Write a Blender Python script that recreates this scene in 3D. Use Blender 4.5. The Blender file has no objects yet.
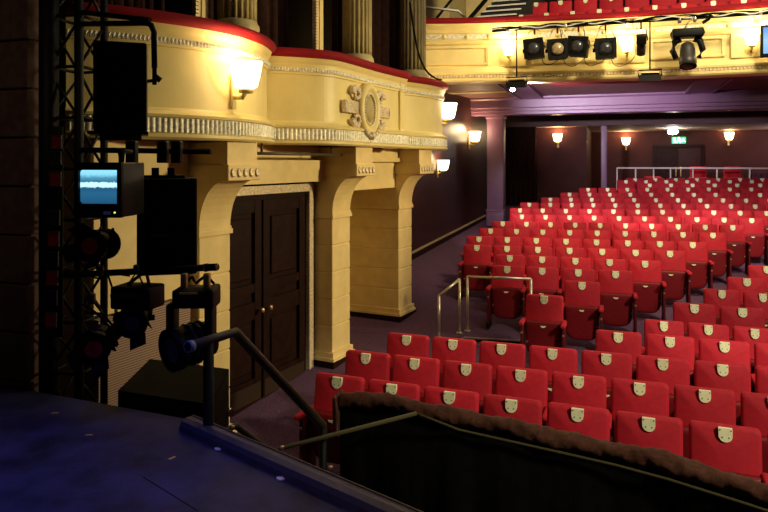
import bpy, bmesh, math, random
from mathutils import Vector, Matrix
random.seed(7)
PI = math.pi
C = bpy.context.scene.collection
sc = bpy.context.scene

# ------------------------------------------------------------------ camera geometry
F, TH, Y0, CZ = 668.0, math.radians(19.3), 162.5, 2.95
c_, s_ = math.cos(TH), math.sin(TH)
def ray(x, y):
    t = (x-384)/F; v = -(y-Y0)/F
    return Vector((t*c_-s_, t*s_+c_, v))
O3 = Vector((0, 0, CZ))
def P(x, y, z): return ray(x, y)*z + O3               # point seen at pixel, z metres deep
def atY(x, y, Y): r = ray(x, y); return r*(Y/r.y) + O3
def atZ(x, y, Z): r = ray(x, y); return r*((Z-CZ)/r.z) + O3
RK = 0.0953
FZ = -.035
def floor_z(Y): return min(max(FZ, RK*(Y-6)), RK*17)
# local frame of the left-hand wall (u along it, n out into the house)
def W(u, n, z=0.0): return Vector((-3.54+.139*u+.990*n, 8.67+.990*u-.139*n, z))
WA = -math.atan2(.139, .990)                          # rotation of that wall about z
ORD = ['first','second','third','fourth','fifth','sixth','seventh','eighth','ninth','tenth','eleventh','twelfth','thirteenth','fourteenth','fifteenth']

# ------------------------------------------------------------------ materials
def new_mat(name, col, rough=.6, metal=0, noise=0, nscale=8, bump=0, bscale=40, emit=None, estr=0, spec=.5, sheen=0, rand=0, coat=0):
    m = bpy.data.materials.new(name); m.use_nodes = True
    nt = m.node_tree; b = nt.nodes['Principled BSDF']
    b.inputs['Base Color'].default_value = (*col, 1)
    b.inputs['Roughness'].default_value = rough
    b.inputs['Metallic'].default_value = metal
    b.inputs['Specular IOR Level'].default_value = spec
    if sheen:
        b.inputs['Sheen Weight'].default_value = sheen
        b.inputs['Sheen Tint'].default_value = (*[min(1, c*1.6+.05) for c in col], 1)
    if coat: b.inputs['Coat Weight'].default_value = coat
    tc = nt.nodes.new('ShaderNodeTexCoord')
    last = None
    if noise:
        n = nt.nodes.new('ShaderNodeTexNoise'); n.inputs['Scale'].default_value = nscale; n.inputs['Detail'].default_value = 4
        nt.links.new(tc.outputs['Object'], n.inputs['Vector'])
        r = nt.nodes.new('ShaderNodeValToRGB')
        r.color_ramp.elements[0].position = .3; r.color_ramp.elements[1].position = .7
        r.color_ramp.elements[0].color = (*[c*(1-noise) for c in col], 1)
        r.color_ramp.elements[1].color = (*[min(1, c*(1+noise)) for c in col], 1)
        nt.links.new(n.outputs['Fac'], r.inputs['Fac']); last = r.outputs['Color']
        nt.links.new(last, b.inputs['Base Color'])
    if rand:
        oi = nt.nodes.new('ShaderNodeObjectInfo'); hs = nt.nodes.new('ShaderNodeHueSaturation')
        mr = nt.nodes.new('ShaderNodeMapRange'); mr.inputs[3].default_value = 1-rand; mr.inputs[4].default_value = 1+rand*.5
        nt.links.new(oi.outputs['Random'], mr.inputs[0]); nt.links.new(mr.outputs[0], hs.inputs['Value'])
        if last: nt.links.new(last, hs.inputs['Color'])
        else: hs.inputs['Color'].default_value = (*col, 1)
        nt.links.new(hs.outputs['Color'], b.inputs['Base Color'])
    if bump:
        n = nt.nodes.new('ShaderNodeTexNoise'); n.inputs['Scale'].default_value = bscale; n.inputs['Detail'].default_value = 5
        nt.links.new(tc.outputs['Object'], n.inputs['Vector'])
        bp = nt.nodes.new('ShaderNodeBump'); bp.inputs['Strength'].default_value = bump; bp.inputs['Distance'].default_value = .01
        nt.links.new(n.outputs['Fac'], bp.inputs['Height']); nt.links.new(bp.outputs['Normal'], b.inputs['Normal'])
    if emit:
        b.inputs['Emission Color'].default_value = (*emit, 1); b.inputs['Emission Strength'].default_value = estr
    return m
CREAM = new_mat('cream paint', (.83, .68, .28), .45, noise=.06, nscale=3, bump=.08, bscale=25)
STONE = new_mat('cream stone', (.82, .63, .28), .6, noise=.08, nscale=5, bump=.12, bscale=30)
SILVER = new_mat('silvered plaster', (.80, .72, .56), .38, metal=.1, noise=.35, nscale=30, bump=.3, bscale=60)
ORN = new_mat('gilded plaster', (.72, .60, .42), .4, metal=.2, noise=.3, nscale=40, bump=.3, bscale=70)
OLIVE = new_mat('olive column paint', (.42, .33, .13), .5, noise=.15, nscale=6)
REDV = new_mat('red velvet', (.24, .004, .010), .75, noise=.12, nscale=60, sheen=.25, spec=.2)
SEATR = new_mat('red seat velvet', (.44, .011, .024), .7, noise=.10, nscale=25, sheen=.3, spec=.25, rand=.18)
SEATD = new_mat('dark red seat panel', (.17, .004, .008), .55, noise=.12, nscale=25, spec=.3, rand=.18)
PLATE = new_mat('cream number plate', (.84, .84, .52), .35, noise=.05, nscale=30, rand=.10)
SCREW = new_mat('dark screw', (.08, .07, .05), .5)
BRASS = new_mat('brass', (.75, .55, .25), .35, metal=.8)
SEATS = new_mat('dark red end panel', (.09, .0035, .006), .5, noise=.12, nscale=25, spec=.3)
CARPET = new_mat('purple carpet', (.100, .050, .090), .95, noise=.35, nscale=40, bump=.3, bscale=200, spec=.1)
DARKW = new_mat('dark maroon wall', (.036, .012, .010), .30, noise=.2, nscale=4, spec=.3)
REARW = new_mat('maroon rear wall', (.056, .018, .015), .6, noise=.15, nscale=3, spec=.08)
BROWN = new_mat('dark brown wood', (.016, .0050, .0036), .55, noise=.35, nscale=9, spec=.10)
CURT = new_mat('brown curtain', (.035, .014, .010), .9, noise=.3, nscale=12, spec=.1)
PURPLE = new_mat('purple paint', (.17, .080, .155), .45, noise=.1, nscale=4)
SOFF = new_mat('red brown soffit', (.15, .045, .04), .6, noise=.15, nscale=3)
CEILD = new_mat('dark ceiling', (.06, .025, .028), .7, noise=.1)
CEILB = new_mat('buff ceiling', (.30, .18, .12), .7, noise=.1)
BLACK = new_mat('black paint', (.0022, .0022, .0022), .7, noise=.3, nscale=20, spec=.12)
BLACKM = new_mat('black metal', (.004, .004, .004), .55, noise=.3, nscale=30, spec=.18)
GREYM = new_mat('dark grey casing', (.032, .027, .022), .45, noise=.2, nscale=30)
PROS = new_mat('dark proscenium boards', (.085, .048, .036), .7, noise=.25, nscale=14, spec=.2)
CHROME = new_mat('chrome', (.75, .73, .68), .22, metal=1)
STEEL = new_mat('brushed steel rail', (.68, .64, .52), .35, metal=.8)
OLIVEP = new_mat('dull green pipe', (.065, .055, .022), .5, spec=.25)
BRONZE = new_mat('dull bronze pipe', (.085, .066, .038), .45, spec=.35)
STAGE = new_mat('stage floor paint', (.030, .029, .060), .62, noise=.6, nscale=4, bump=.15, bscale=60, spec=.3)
KERB = new_mat('stage kerb', (.05, .05, .075), .45, noise=.2, nscale=15)
CLOTH = new_mat('black cloth', (.0022, .0022, .0022), .95, noise=.3, nscale=12, spec=.03)
VELVB = new_mat('brown crushed velvet', (.060, .022, .012), .8, noise=.35, nscale=25, sheen=.5, bump=.5, bscale=35, spec=.15)
WHITE = new_mat('white paint', (.80, .78, .72), .5)
TAPEB = new_mat('blue tape', (.16, .24, .42), .5)
TAPEY = new_mat('yellow tape', (.75, .50, .06), .6)
LENS = new_mat('lens glass', (.05, .05, .055), .15, spec=.5, noise=.2, nscale=20)
LENSW = new_mat('warm lens glass', (.45, .33, .16), .1, spec=.9, noise=.3, nscale=20)
REDL = new_mat('red gel', (.13, .006, .004), .25, noise=.6, nscale=18, emit=(1, .02, .01), estr=.004)
DARKG = new_mat('dark gel', (.010, .012, .014), .25, spec=.6)
SHADE = new_mat('glowing shade', (.9, .75, .5), .4, emit=(1, .74, .38), estr=9)
GLOWW = new_mat('lamp glow', (1, 1, .95), .4, emit=(1, .95, .85), estr=60)
EXITG = new_mat('green sign light', (.0, .5, .12), .5, emit=(.02, .9, .22), estr=1.6)
EXITW = new_mat('white sign light', (.9, .9, .9), .5, emit=(.9, 1, .9), estr=2.5)
TREAD = new_mat('black stair tread', (.012, .010, .010), .8)

def grille_mat():
    m = new_mat('pinkish woven grille', (.42, .27, .19), .7)
    nt = m.node_tree; b = nt.nodes['Principled BSDF']; tc = nt.nodes.new('ShaderNodeTexCoord')
    w = nt.nodes.new('ShaderNodeTexWave'); w.wave_type = 'BANDS'; w.bands_direction = 'Z'; w.inputs['Scale'].default_value = 14; w.inputs['Distortion'].default_value = .6
    nt.links.new(tc.outputs['Object'], w.inputs['Vector'])
    r = nt.nodes.new('ShaderNodeValToRGB'); r.color_ramp.elements[0].color = (.16, .10, .075, 1); r.color_ramp.elements[1].color = (.46, .30, .23, 1)
    nt.links.new(w.outputs['Fac'], r.inputs['Fac']); nt.links.new(r.outputs['Color'], b.inputs['Base Color'])
    return m
GRILLE = grille_mat()
def screen_mat(name, stops, zsc, strength):
    # picture on a cathode-ray screen: horizontal bands of an empty auditorium seen by a camera
    m = bpy.data.materials.new(name); m.use_nodes = True; nt = m.node_tree; b = nt.nodes['Principled BSDF']
    b.inputs['Base Color'].default_value = (.01, .015, .02, 1); b.inputs['Roughness'].default_value = .15
    tc = nt.nodes.new('ShaderNodeTexCoord'); sp = nt.nodes.new('ShaderNodeSeparateXYZ')
    nt.links.new(tc.outputs['Generated'], sp.inputs[0])
    n = nt.nodes.new('ShaderNodeTexNoise'); n.inputs['Scale'].default_value = 9; n.inputs['Detail'].default_value = 2
    mp = nt.nodes.new('ShaderNodeMapping'); mp.inputs['Scale'].default_value = (1.2, 1.2, 2.2)
    nt.links.new(tc.outputs['Generated'], mp.inputs[0]); nt.links.new(mp.outputs[0], n.inputs['Vector'])
    ad = nt.nodes.new('ShaderNodeMath'); ad.operation = 'MULTIPLY_ADD'; ad.inputs[1].default_value = .10; ad.inputs[2].default_value = -.05
    nt.links.new(n.outputs['Fac'], ad.inputs[0])
    a2 = nt.nodes.new('ShaderNodeMath'); a2.operation = 'ADD'; nt.links.new(sp.outputs[2], a2.inputs[0]); nt.links.new(ad.outputs[0], a2.inputs[1])
    r = nt.nodes.new('ShaderNodeValToRGB'); els = r.color_ramp.elements
    els[0].position, els[0].color = stops[0][0], (*stops[0][1], 1); els[1].position, els[1].color = stops[-1][0], (*stops[-1][1], 1)
    for p, col in stops[1:-1]:
        e = els.new(p); e.color = (*col, 1)
    nt.links.new(a2.outputs[0], r.inputs['Fac']); nt.links.new(r.outputs['Color'], b.inputs['Emission Color'])
    b.inputs['Emission Strength'].default_value = strength
    return m
CRT = screen_mat('cctv picture', [(0, (.01, .06, .13)), (.30, (.015, .09, .18)), (.46, (.012, .07, .15)), (.50, (.45, .80, .95)), (.60, (.5, .85, 1)), (.64, (.03, .12, .2)), (.76, (.06, .24, .36)), (.84, (.18, .5, .68)), (1, (.25, .62, .8))], 1, 1.5)
TVPIC = screen_mat('blue monitor picture', [(0, (.2, .42, .85)), (.5, (.30, .55, .95)), (1, (.12, .28, .75))], 1, 1.3)

# ------------------------------------------------------------------ mesh builder
class MB:
    def __init__(s): s.bm = bmesh.new(); s.mi = 0
    def _tag(s, faces, smooth):
        for f in faces: f.material_index = s.mi; f.smooth = smooth
    def box(s, cen, size, rz=0, bevel=0, mat=None, seg=2):
        t = bmesh.new(); bmesh.ops.create_cube(t, size=1)
        for v in t.verts: v.co = Vector((v.co.x*size[0], v.co.y*size[1], v.co.z*size[2]))
        if bevel: bmesh.ops.bevel(t, geom=t.edges[:], offset=bevel, segments=seg, profile=.6, affect='EDGES')
        M = Matrix.Translation(Vector(cen)) @ (mat if mat is not None else Matrix.Rotation(rz, 4, 'Z'))
        s.merge(t, M, bevel > 0 and seg > 1)
        return s
    def merge(s, t, M, smooth=False):
        mp = {}
        for v in t.verts: mp[v] = s.bm.verts.new(M @ v.co)
        for f in t.faces:
            try:
                g = s.bm.faces.new([mp[v] for v in f.verts]); g.material_index = s.mi; g.smooth = smooth
            except ValueError: pass
        t.free()
    def tube(s, pts, r, seg=10, caps=True, r2=None):
        pts = [Vector(p) for p in pts]; n = len(pts); rings = []
        for i, p in enumerate(pts):
            d = (pts[min(i+1, n-1)]-pts[max(i-1, 0)]).normalized()
            up = Vector((0, 0, 1)) if abs(d.z) < .95 else Vector((1, 0, 0))
            a = d.cross(up).normalized(); b = a.cross(d)
            rr = r if r2 is None else r+(r2-r)*i/(n-1)
            if 0 < i < n-1:
                cs = (pts[i]-pts[i-1]).normalized().dot((pts[i+1]-pts[i]).normalized()); k = 1/max(.6, math.sqrt(max(.05, (1+cs)/2)))
            else: k = 1
            rings.append([s.bm.verts.new(p+(a*math.cos(2*PI*j/seg)*rr*k+b*math.sin(2*PI*j/seg)*rr)) for j in range(seg)])
        fs = []
        for i in range(n-1):
            for j in range(seg):
                fs.append(s.bm.faces.new([rings[i][j], rings[i][(j+1) % seg], rings[i+1][(j+1) % seg], rings[i+1][j]]))
        s._tag(fs, True)
        if caps: s._tag([s.bm.faces.new(rings[0][::-1]), s.bm.faces.new(rings[-1])], False)
        return s
    def lathe(s, prof, M=None, seg=24, flute=None):
        M = M or Matrix.Identity(4); rings = []
        for r, z in prof:
            ring = []
            for j in range(seg):
                a = 2*PI*j/seg; rr = r
                if flute: rr = r*(1-flute[1]*(0.5+.5*math.cos(a*flute[0]))**2)
                ring.append(s.bm.verts.new(M @ Vector((rr*math.cos(a), rr*math.sin(a), z))))
            rings.append(ring)
        fs = []
        for i in range(len(rings)-1):
            for j in range(seg):
                fs.append(s.bm.faces.new([rings[i][j], rings[i][(j+1) % seg], rings[i+1][(j+1) % seg], rings[i+1][j]]))
        s._tag(fs, True)
        s._tag([s.bm.faces.new(rings[0][::-1]), s.bm.faces.new(rings[-1])], False)
        return s
    def prism(s, poly, vec, smooth=False, bevel=0):
        vec = Vector(vec); t = bmesh.new()
        a = [t.verts.new(Vector(p)) for p in poly]; b = [t.verts.new(Vector(p)+vec) for p in poly]; n = len(poly)
        t.faces.new(a[::-1]); t.faces.new(b)
        for i in range(n): t.faces.new([a[i], a[(i+1) % n], b[(i+1) % n], b[i]])
        bmesh.ops.recalc_face_normals(t, faces=t.faces[:])
        if bevel:
            es = [e for e in t.edges if len([f for f in e.link_faces if len(f.verts) == n and n > 4]) == 1] if n > 4 else t.edges[:]
            bmesh.ops.bevel(t, geom=es, offset=bevel, segments=3, profile=.6, affect='EDGES')
        s.merge(t, Matrix.Identity(4), smooth or bevel > 0)
        return s
    def sweep(s, path, prof, smooth=False, caps=True):
        # path: list of (x, y); prof: closed loop of (out, z); out = right-hand side of the travel direction
        n = len(path); rings = []
        for i, p in enumerate(path):
            a = Vector(path[max(i-1, 0)]); b = Vector(path[min(i+1, n-1)]); d = (b-a).normalized(); o = Vector((d.y, -d.x))
            pr = prof(i) if callable(prof) else prof
            rings.append([s.bm.verts.new((p[0]+o.x*q[0], p[1]+o.y*q[0], q[1])) for q in pr])
        m = len(rings[0]); fs = []
        for i in range(n-1):
            for j in range(m):
                fs.append(s.bm.faces.new([rings[i][j], rings[i+1][j], rings[i+1][(j+1) % m], rings[i][(j+1) % m]]))
        s._tag(fs, smooth)
        if caps: s._tag([s.bm.faces.new(rings[0]), s.bm.faces.new(rings[-1][::-1])], False)
        return s
    def quad(s, pts):
        f = s.bm.faces.new([s.bm.verts.new(Vector(p)) for p in pts]); s._tag([f], False); return s
WL = {}                                                # world location of every root/part, for parenting without offsets
def build(name, mb, mats, parent=None, loc=None, recalc=True):
    bm = mb.bm
    if recalc: bmesh.ops.recalc_face_normals(bm, faces=bm.faces[:])
    if parent is None:
        if loc is None:
            xs = [v.co.x for v in bm.verts]; ys = [v.co.y for v in bm.verts]; zs = [v.co.z for v in bm.verts]
            loc = Vector(((min(xs)+max(xs))/2, (min(ys)+max(ys))/2, min(zs)))
        loc = Vector(loc); off = loc
    else: off = WL[parent.name]; loc = Vector((0, 0, 0))
    for v in bm.verts: v.co -= off
    me = bpy.data.meshes.new(name); bm.to_mesh(me); bm.free()
    if not isinstance(mats, (list, tuple)): mats = [mats]
    for m in mats: me.materials.append(m)
    o = bpy.data.objects.new(name, me); C.objects.link(o); o.location = loc
    if parent is not None: o.parent = parent
    WL[o.name] = Vector(off)
    return o
def tag(o, label, cat, group=None, kind=None):
    if label: o['label'] = label
    if cat: o['category'] = cat
    if group: o['group'] = group
    if kind: o['kind'] = kind
    return o
def thing(name, label, cat, loc, group=None, rz=0):
    o = bpy.data.objects.new(name, None); C.objects.link(o); o.location = Vector(loc); o.rotation_euler = (0, 0, rz); o.empty_display_size = .1
    WL[o.name] = Vector(loc)
    return tag(o, label, cat, group)
def local(o): WL[o.name] = Vector((0, 0, 0)); return o  # parts of this thing are given in its own coordinates
def struct(name, mb, mat, label, cat): return tag(build(name, mb, mat), label, cat, kind='structure')
def catmull(pts, step=.06):
    out = []; n = len(pts)
    for i in range(n-1):
        p0, p1, p2, p3 = [Vector(pts[min(max(k, 0), n-1)]) for k in (i-1, i, i+1, i+2)]
        m = max(2, int((p2-p1).length/step))
        for k in range(m):
            t = k/m
            out.append(.5*((2*p1)+(-p0+p2)*t+(2*p0-5*p1+4*p2-p3)*t*t+(-p0+3*p1-3*p2+p3)*t**3))
    out.append(Vector(pts[-1]))
    return out
def resample(path, step):
    out = [Vector(path[0])]; acc = 0
    for a, b in zip(path, path[1:]):
        a, b = Vector(a), Vector(b); L = (b-a).length; d = step-acc
        while d <= L: out.append(a+(b-a)*(d/L)); d += step
        acc = (acc+L) % step
    return out
def light(kind, loc, energy, col, size=.1, target=None, spot=60, blend=.5, shape=None, sy=None):
    d = bpy.data.lights.new('lamp', kind); d.energy = energy; d.color = col
    if kind == 'AREA':
        d.size = size
        if sy: d.shape = 'RECTANGLE'; d.size_y = sy
    else: d.shadow_soft_size = size
    if kind == 'SPOT': d.spot_size = math.radians(spot); d.spot_blend = blend
    o = bpy.data.objects.new('lamp', d); C.objects.link(o); o.location = loc
    if target is not None: o.rotation_euler = (Vector(target)-Vector(loc)).to_track_quat('-Z', 'Y').to_euler()
    return o
def cable(pts, r=.006): return MB().tube(catmull(pts, .04), r, 6)

# ------------------------------------------------------------------ floor of the house
barrier = catmull([(-2.27, 5.38), (-1.80, 5.26), (-1.24, 5.12), (-.27, 4.92), (.21, 4.80), (.84, 4.53), (1.5, 4.2), (2.4, 3.7)], .12)
m = MB()
front = [(-7, 3.9), (-2.45, 3.9)] + [(p.x, p.y) for p in barrier] + [(9, 3.7)]
YS = 6+FZ/RK
poly = [(x, y, FZ) for x, y in front] + [(9, YS, FZ), (-7, YS, FZ)]
m.quad(poly); m.quad([(-7, YS, FZ), (9, YS, FZ), (9, 23, RK*17), (-7, 23, RK*17)]); m.quad([(-7, 23, RK*17), (9, 23, RK*17), (9, 27, RK*17), (-7, 27, RK*17)])
struct('floor', m, CARPET, 'dark purple carpet sloping up under the red stalls seats', 'floor')
m = MB(); m.box((0, 3.9, -1.05), (14, 4.2, .1)); struct('floor_pit', m, BLACK, 'black floor of the pit between stage and velvet rail', 'floor')
m = MB(); m.sweep([(p.x, p.y+.05) for p in barrier], [(0, -1), (0, -.02), (-.05, -.02), (-.05, -1)]); struct('wall_pit', m, BLACK, 'black pit wall below the cloth covered rail', 'wall')

# ------------------------------------------------------------------ stage
edge = [(-2.80, 3.86), (-1.03, 3.18), (.55, 2.55), (2.6, 1.5)]
m = MB(); m.prism([(-7, -3, 1.06), (2.6, -3, 1.06)] + [(x, y, 1.06) for x, y in edge[::-1]] + [(-4.6, 3.96, 1.06), (-7, 4.0, 1.06)], (0, 0, .14))
struct('floor_stage', m, STAGE, 'blue lit black painted stage floor with scuffs and tape marks', 'stage')
m = MB(); m.sweep([(-7, 3.95), (-2.85, 3.78), (-1.05, 3.1), (.55, 2.47), (2.6, 1.42)], [(0, -1), (0, 1.06), (-.05, 1.06), (-.05, -1)]); struct('wall_stage', m, BLACK, 'black front wall of the stage dropping into the pit', 'wall')
ke = [Vector((-2.66, 3.76)), Vector((-1.03, 3.135)), Vector((.55, 2.505))]
kerb = thing('stage_edge_kerb', 'long dark blue rounded kerb bolted along the stage edge above the pit', 'kerb', (-1.9, 3.45, 1.2))
m = MB(); m.sweep(ke, [(.10, 1.2), (.10, 1.235), (.085, 1.262), (.05, 1.275), (.0, 1.272), (-.025, 1.255), (-.03, 1.2)], smooth=False); build('kerb_strip', m, KERB, kerb)
m = MB(); m.sweep(ke, [(.004, 1.2735), (.004, 1.279), (-.004, 1.279), (-.004, 1.2725)]); build('edge_strip', m, BRONZE, kerb)
for t in (.20, .47, .70):
    p = ke[0].lerp(ke[1], t)
    m = MB(); m.lathe([(.012, 1.262), (.012, 1.281), (.006, 1.283)], Matrix.Translation((p.x+.03, p.y+.045, 0)), 10); build('bolt', m, BRASS, kerb)
m = MB(); m.lathe([(.012, 0), (.012, .01)], Matrix.Translation(ke[0].to_3d()+Vector((-.012, -.035, 1.24))) @ Matrix.Rotation(PI/2, 4, 'X'), 10); build('end_bolt', m, CHROME, kerb)
for x, y, nm in ((218.7, 449, 'nearest the far kerb end'), (281, 478.5, 'nearest the foreground')):
    p = atZ(x, y, 1.2); t = thing('floor_fixing', 'small white metal floor fixing beside the stage kerb, '+nm, 'fixing', p, 'white fixings along the kerb')
    m = MB(); m.lathe([(.026, 1.2), (.026, 1.206), (.02, 1.209)], Matrix.Translation((p.x, p.y, 0)), 16); build('plate', m, WHITE, t)
    m = MB(); m.box((p.x, p.y, 1.211), (.03, .008, .006), .5); build('lug', m, CHROME, t)
for x, y, a, nm in ((55, 413, .5, 'farthest left on the stage floor'), (89, 435, .4, 'nearest the middle of the stage floor'), (172, 458, 1.3, 'nearest the stage kerb')):
    p = atZ(x, y, 1.2); m = MB(); m.box((p.x, p.y, 1.2007), (.045, .016, .0014), a)
    tag(build('tape_mark', m, TAPEY), 'small yellow tape mark '+nm, 'tape', 'yellow tape marks on the stage')
a, b = atZ(143, 477, 1.2), atZ(198, 511, 1.2)
m = MB(); m.box(((a+b)/2)+Vector((0, 0, .0005)), ((b-a).length, .006, .001), math.atan2((b-a).y, (b-a).x)); tag(build('floor_seam', m, BLACK), 'thin black seam line in the stage floor near the foreground', 'seam')

# ------------------------------------------------------------------ proscenium wall left, coursed dark boards
m = MB()
zz = 1.2
k = 0
for k in range(-1, 12):
    z0 = 1.225+.385*k
    m.box((-5.87, 4.16, z0+.1875), (3.0, .3, .371), 0, .008, seg=1)
m.box((-5.87, 4.20, 2.9), (2.96, .3, 5.8))
struct('wall_proscenium', m, PROS, 'dark brown coursed proscenium wall at the left edge', 'wall')

# ------------------------------------------------------------------ left wall, piers and doors under the boxes
def wallbox(m, u0, u1, n0, n1, z0, z1, bevel=0):
    m.box(W((u0+u1)/2, (n0+n1)/2, (z0+z1)/2), (n1-n0, u1-u0, z1-z0), WA, bevel, seg=1)
m = MB(); wallbox(m, -4.15, -.4, -.62, -.36, -.1, 3.2); struct('wall_left', m, STONE, 'cream wall behind the piers below the boxes', 'wall')
m = MB(); wallbox(m, -4.15, -3.02, -.355, -.12, 1.62, 3.15); struct('wall_left_bay', m, STONE, 'cream wall bay behind the hanging black loudspeaker', 'wall')
m = MB(); wallbox(m, -4.15, -3.06, -.355, -.06, 0, 1.60); build('grille_panel', m, GRILLE)
tag(bpy.data.objects['grille_panel'], 'pinkish finely ribbed grille panel low on the wall behind stage lights', 'panel')
def coursed_pier(idx, u0, u1, nback, label):
    zf = floor_z(W((u0+u1)/2, 0).y)
    t = thing('corbelled_pier', label, 'pier', W((u0+u1)/2, -.1, zf), 'cream piers under the boxes')
    m = MB(); z = zf-.12; wallbox(m, u0-.05, u1+.05, nback, .05, z, zf+.10); wallbox(m, u0-.03, u1+.03, nback, .03, zf+.10, zf+.17); build('plinth', m, STONE if idx < 3 else STONE, t)
    m = MB(); wallbox(m, u0-.055, u1+.055, nback, .055, z, zf+.06); build('base_skirting', m, BROWN, t)
    m = MB(); z = zf+.16; top = 2.20; nb = 5; h = (top-z)/nb
    for i in range(nb): wallbox(m, u0, u1, nback, 0, z+i*h+.006, z+(i+1)*h-.006, .008)
    wallbox(m, u0+.01, u1-.01, nback+.01, -.012, z, top)
    build('shaft', m, STONE, t)
    m = MB(); wallbox(m, u0-.02, u1+.02, nback, .02, top, top+.05); wallbox(m, u0-.008, u1+.008, nback, .01, top+.05, top+.08); build('band', m, STONE, t)
    # corbel: concave quarter curve carrying the box front
    m = MB(); pr = []
    for i in range(11):
        a = PI/2*i/10; pr.append((.36*(1-math.cos(a)), 2.28+.50*math.sin(a)))
    poly = [(nback, 2.28)] + pr + [(.36, 2.80), (nback, 2.80)]
    m.prism([W(u0, n, z) for n, z in poly], W(u1, 0)-W(u0, 0)); build('corbel', m, STONE, t)
    m = MB(); wallbox(m, u0-.02, u1+.02, nback, .39, 2.77, 2.93, .006); wallbox(m, u0+.005, u1-.005, nback, .36, 2.93, 3.15); build('capital_block', m, STONE, t)
    w = u1-u0; m = MB()
    for i in range(5):
        u = u0+w*(i+.5)/5
        m.lathe([(.036, 0), (.036, .012), (.024, .02), (.018, .012)], Matrix.Translation(W(u, .39, 2.85)) @ Matrix.Rotation(WA, 4, 'Z') @ Matrix.Rotation(PI/2, 4, 'Y') @ Matrix.Diagonal((1.25, .9, 1, 1)), 10)
    build('ornament_row', m, ORN, t)
    for i in range(3):
        m = MB(); m.lathe([(.052, 0), (.052, .012), (.035, .018), (.03, .012), (.012, .02)], Matrix.Translation(W(u0, .02+.13*(i-.2), 2.86)) @ Matrix.Rotation(WA, 4, 'Z') @ Matrix.Rotation(PI/2, 4, 'X'), 14)
        build('rosette', m, STONE, t)
    return t
coursed_pier(1, -3.0, -2.53, -.36, 'cream corbelled pier left of the brown doors, behind the handrail')
coursed_pier(2, -.47, 0, -.36, 'cream corbelled pier right of the brown doors, between doors and far pier')
coursed_pier(3, 1.55, 2.05, -1.05, 'farthest cream corbelled pier, beside the open carpeted side aisle')
# lintels joining the piers
m = MB(); wallbox(m, -2.53, -.47, -.36, -.10, 2.70, 2.98); wallbox(m, -2.53, -.47, -.36, -.22, 2.98, 3.16); struct('trim_1', m, STONE, 'cream lintel above the brown double doors', 'lintel')
m = MB(); wallbox(m, 0, 1.55, -.6, -.06, 2.55, 2.96); wallbox(m, 0, 1.55, -.6, .04, 2.96, 3.02); wallbox(m, 0, 1.55, -.6, .0, 3.02, 3.16); struct('trim_2', m, STONE, 'cream lintel between the middle and far piers', 'lintel')
m = MB(); wallbox(m, -.36, 1.6, -1.25, -1.05, 0, 3.2); struct('wall_left_recess', m, STONE, 'cream recess wall between the middle and far piers', 'wall')
# pipe under boxes
m = MB(); m.tube([W(-2.5, .16, 3.05), W(-.5, .16, 3.05)], .018)
t = tag(build('lighting_pipe', m, BRONZE), 'thin pipe slung under the box between the first two piers', 'pipe')
m = MB()
for u in (-2.2, -.75): m.tube([W(u, .16, 3.05), W(u, .16, 3.16)], .014)
build('hanger', m, BRONZE, t)
# double doors
zf = .12
dr = thing('door_1', None, None, W(-1.5, -.3, zf)); tag(dr, 'dark brown panelled double doors between two cream piers', 'door', kind='structure')
m = MB(); wallbox(m, -2.5, -.66, -.34, -.30, 0, 2.58); build('door_back', m, BROWN, dr)
for k, (u0, u1) in enumerate(((-2.42, -1.66), (-1.62, -.74))):
    m = MB()
    wallbox(m, u0, u0+.12, -.30, -.26, zf, 2.5); wallbox(m, u1-.12, u1, -.30, -.26, zf, 2.5)
    for za, zb in ((zf, zf+.28), (1.1, 1.3), (1.42, 1.52), (2.36, 2.5)): wallbox(m, u0+.12, u1-.12, -.30, -.265, za, zb)
    for za, zb in ((zf+.36, 1.04), (1.58, 2.3)): wallbox(m, u0+.18, u1-.18, -.30, -.275, za, zb, .012)
    d = build('door_leaf', m, BROWN, dr)
    m = MB(); wallbox(m, u0+.02, u1-.02, -.262, -.255, zf+.02, zf+.22); build('kick_plate', m, new_mat('kick plate', (.035, .02, .013), .5, spec=.15), d)
    m = MB(); uu = u1-.06 if k == 0 else u0+.06
    m.lathe([(.01, 0), (.01, .05), (.03, .055), (.03, .075), (.012, .085)], Matrix.Translation(W(uu, -.26, 1.2)) @ Matrix.Rotation(WA, 4, 'Z') @ Matrix.Rotation(PI/2, 4, 'Y'), 12); build('door_knob', m, BRASS, d)
m = MB(); wallbox(m, -.655, -.56, -.34, -.24, .05, 2.67); wallbox(m, -2.6, -.56, -.34, -.24, 2.57, 2.67); build('door_frame', m, ORN, dr)
m = MB(); wallbox(m, -.56, -.50, -.34, -.27, .05, 2.73); wallbox(m, -2.6, -.50, -.34, -.27, 2.67, 2.73); build('frame_edge', m, BLACK, dr)
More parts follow.
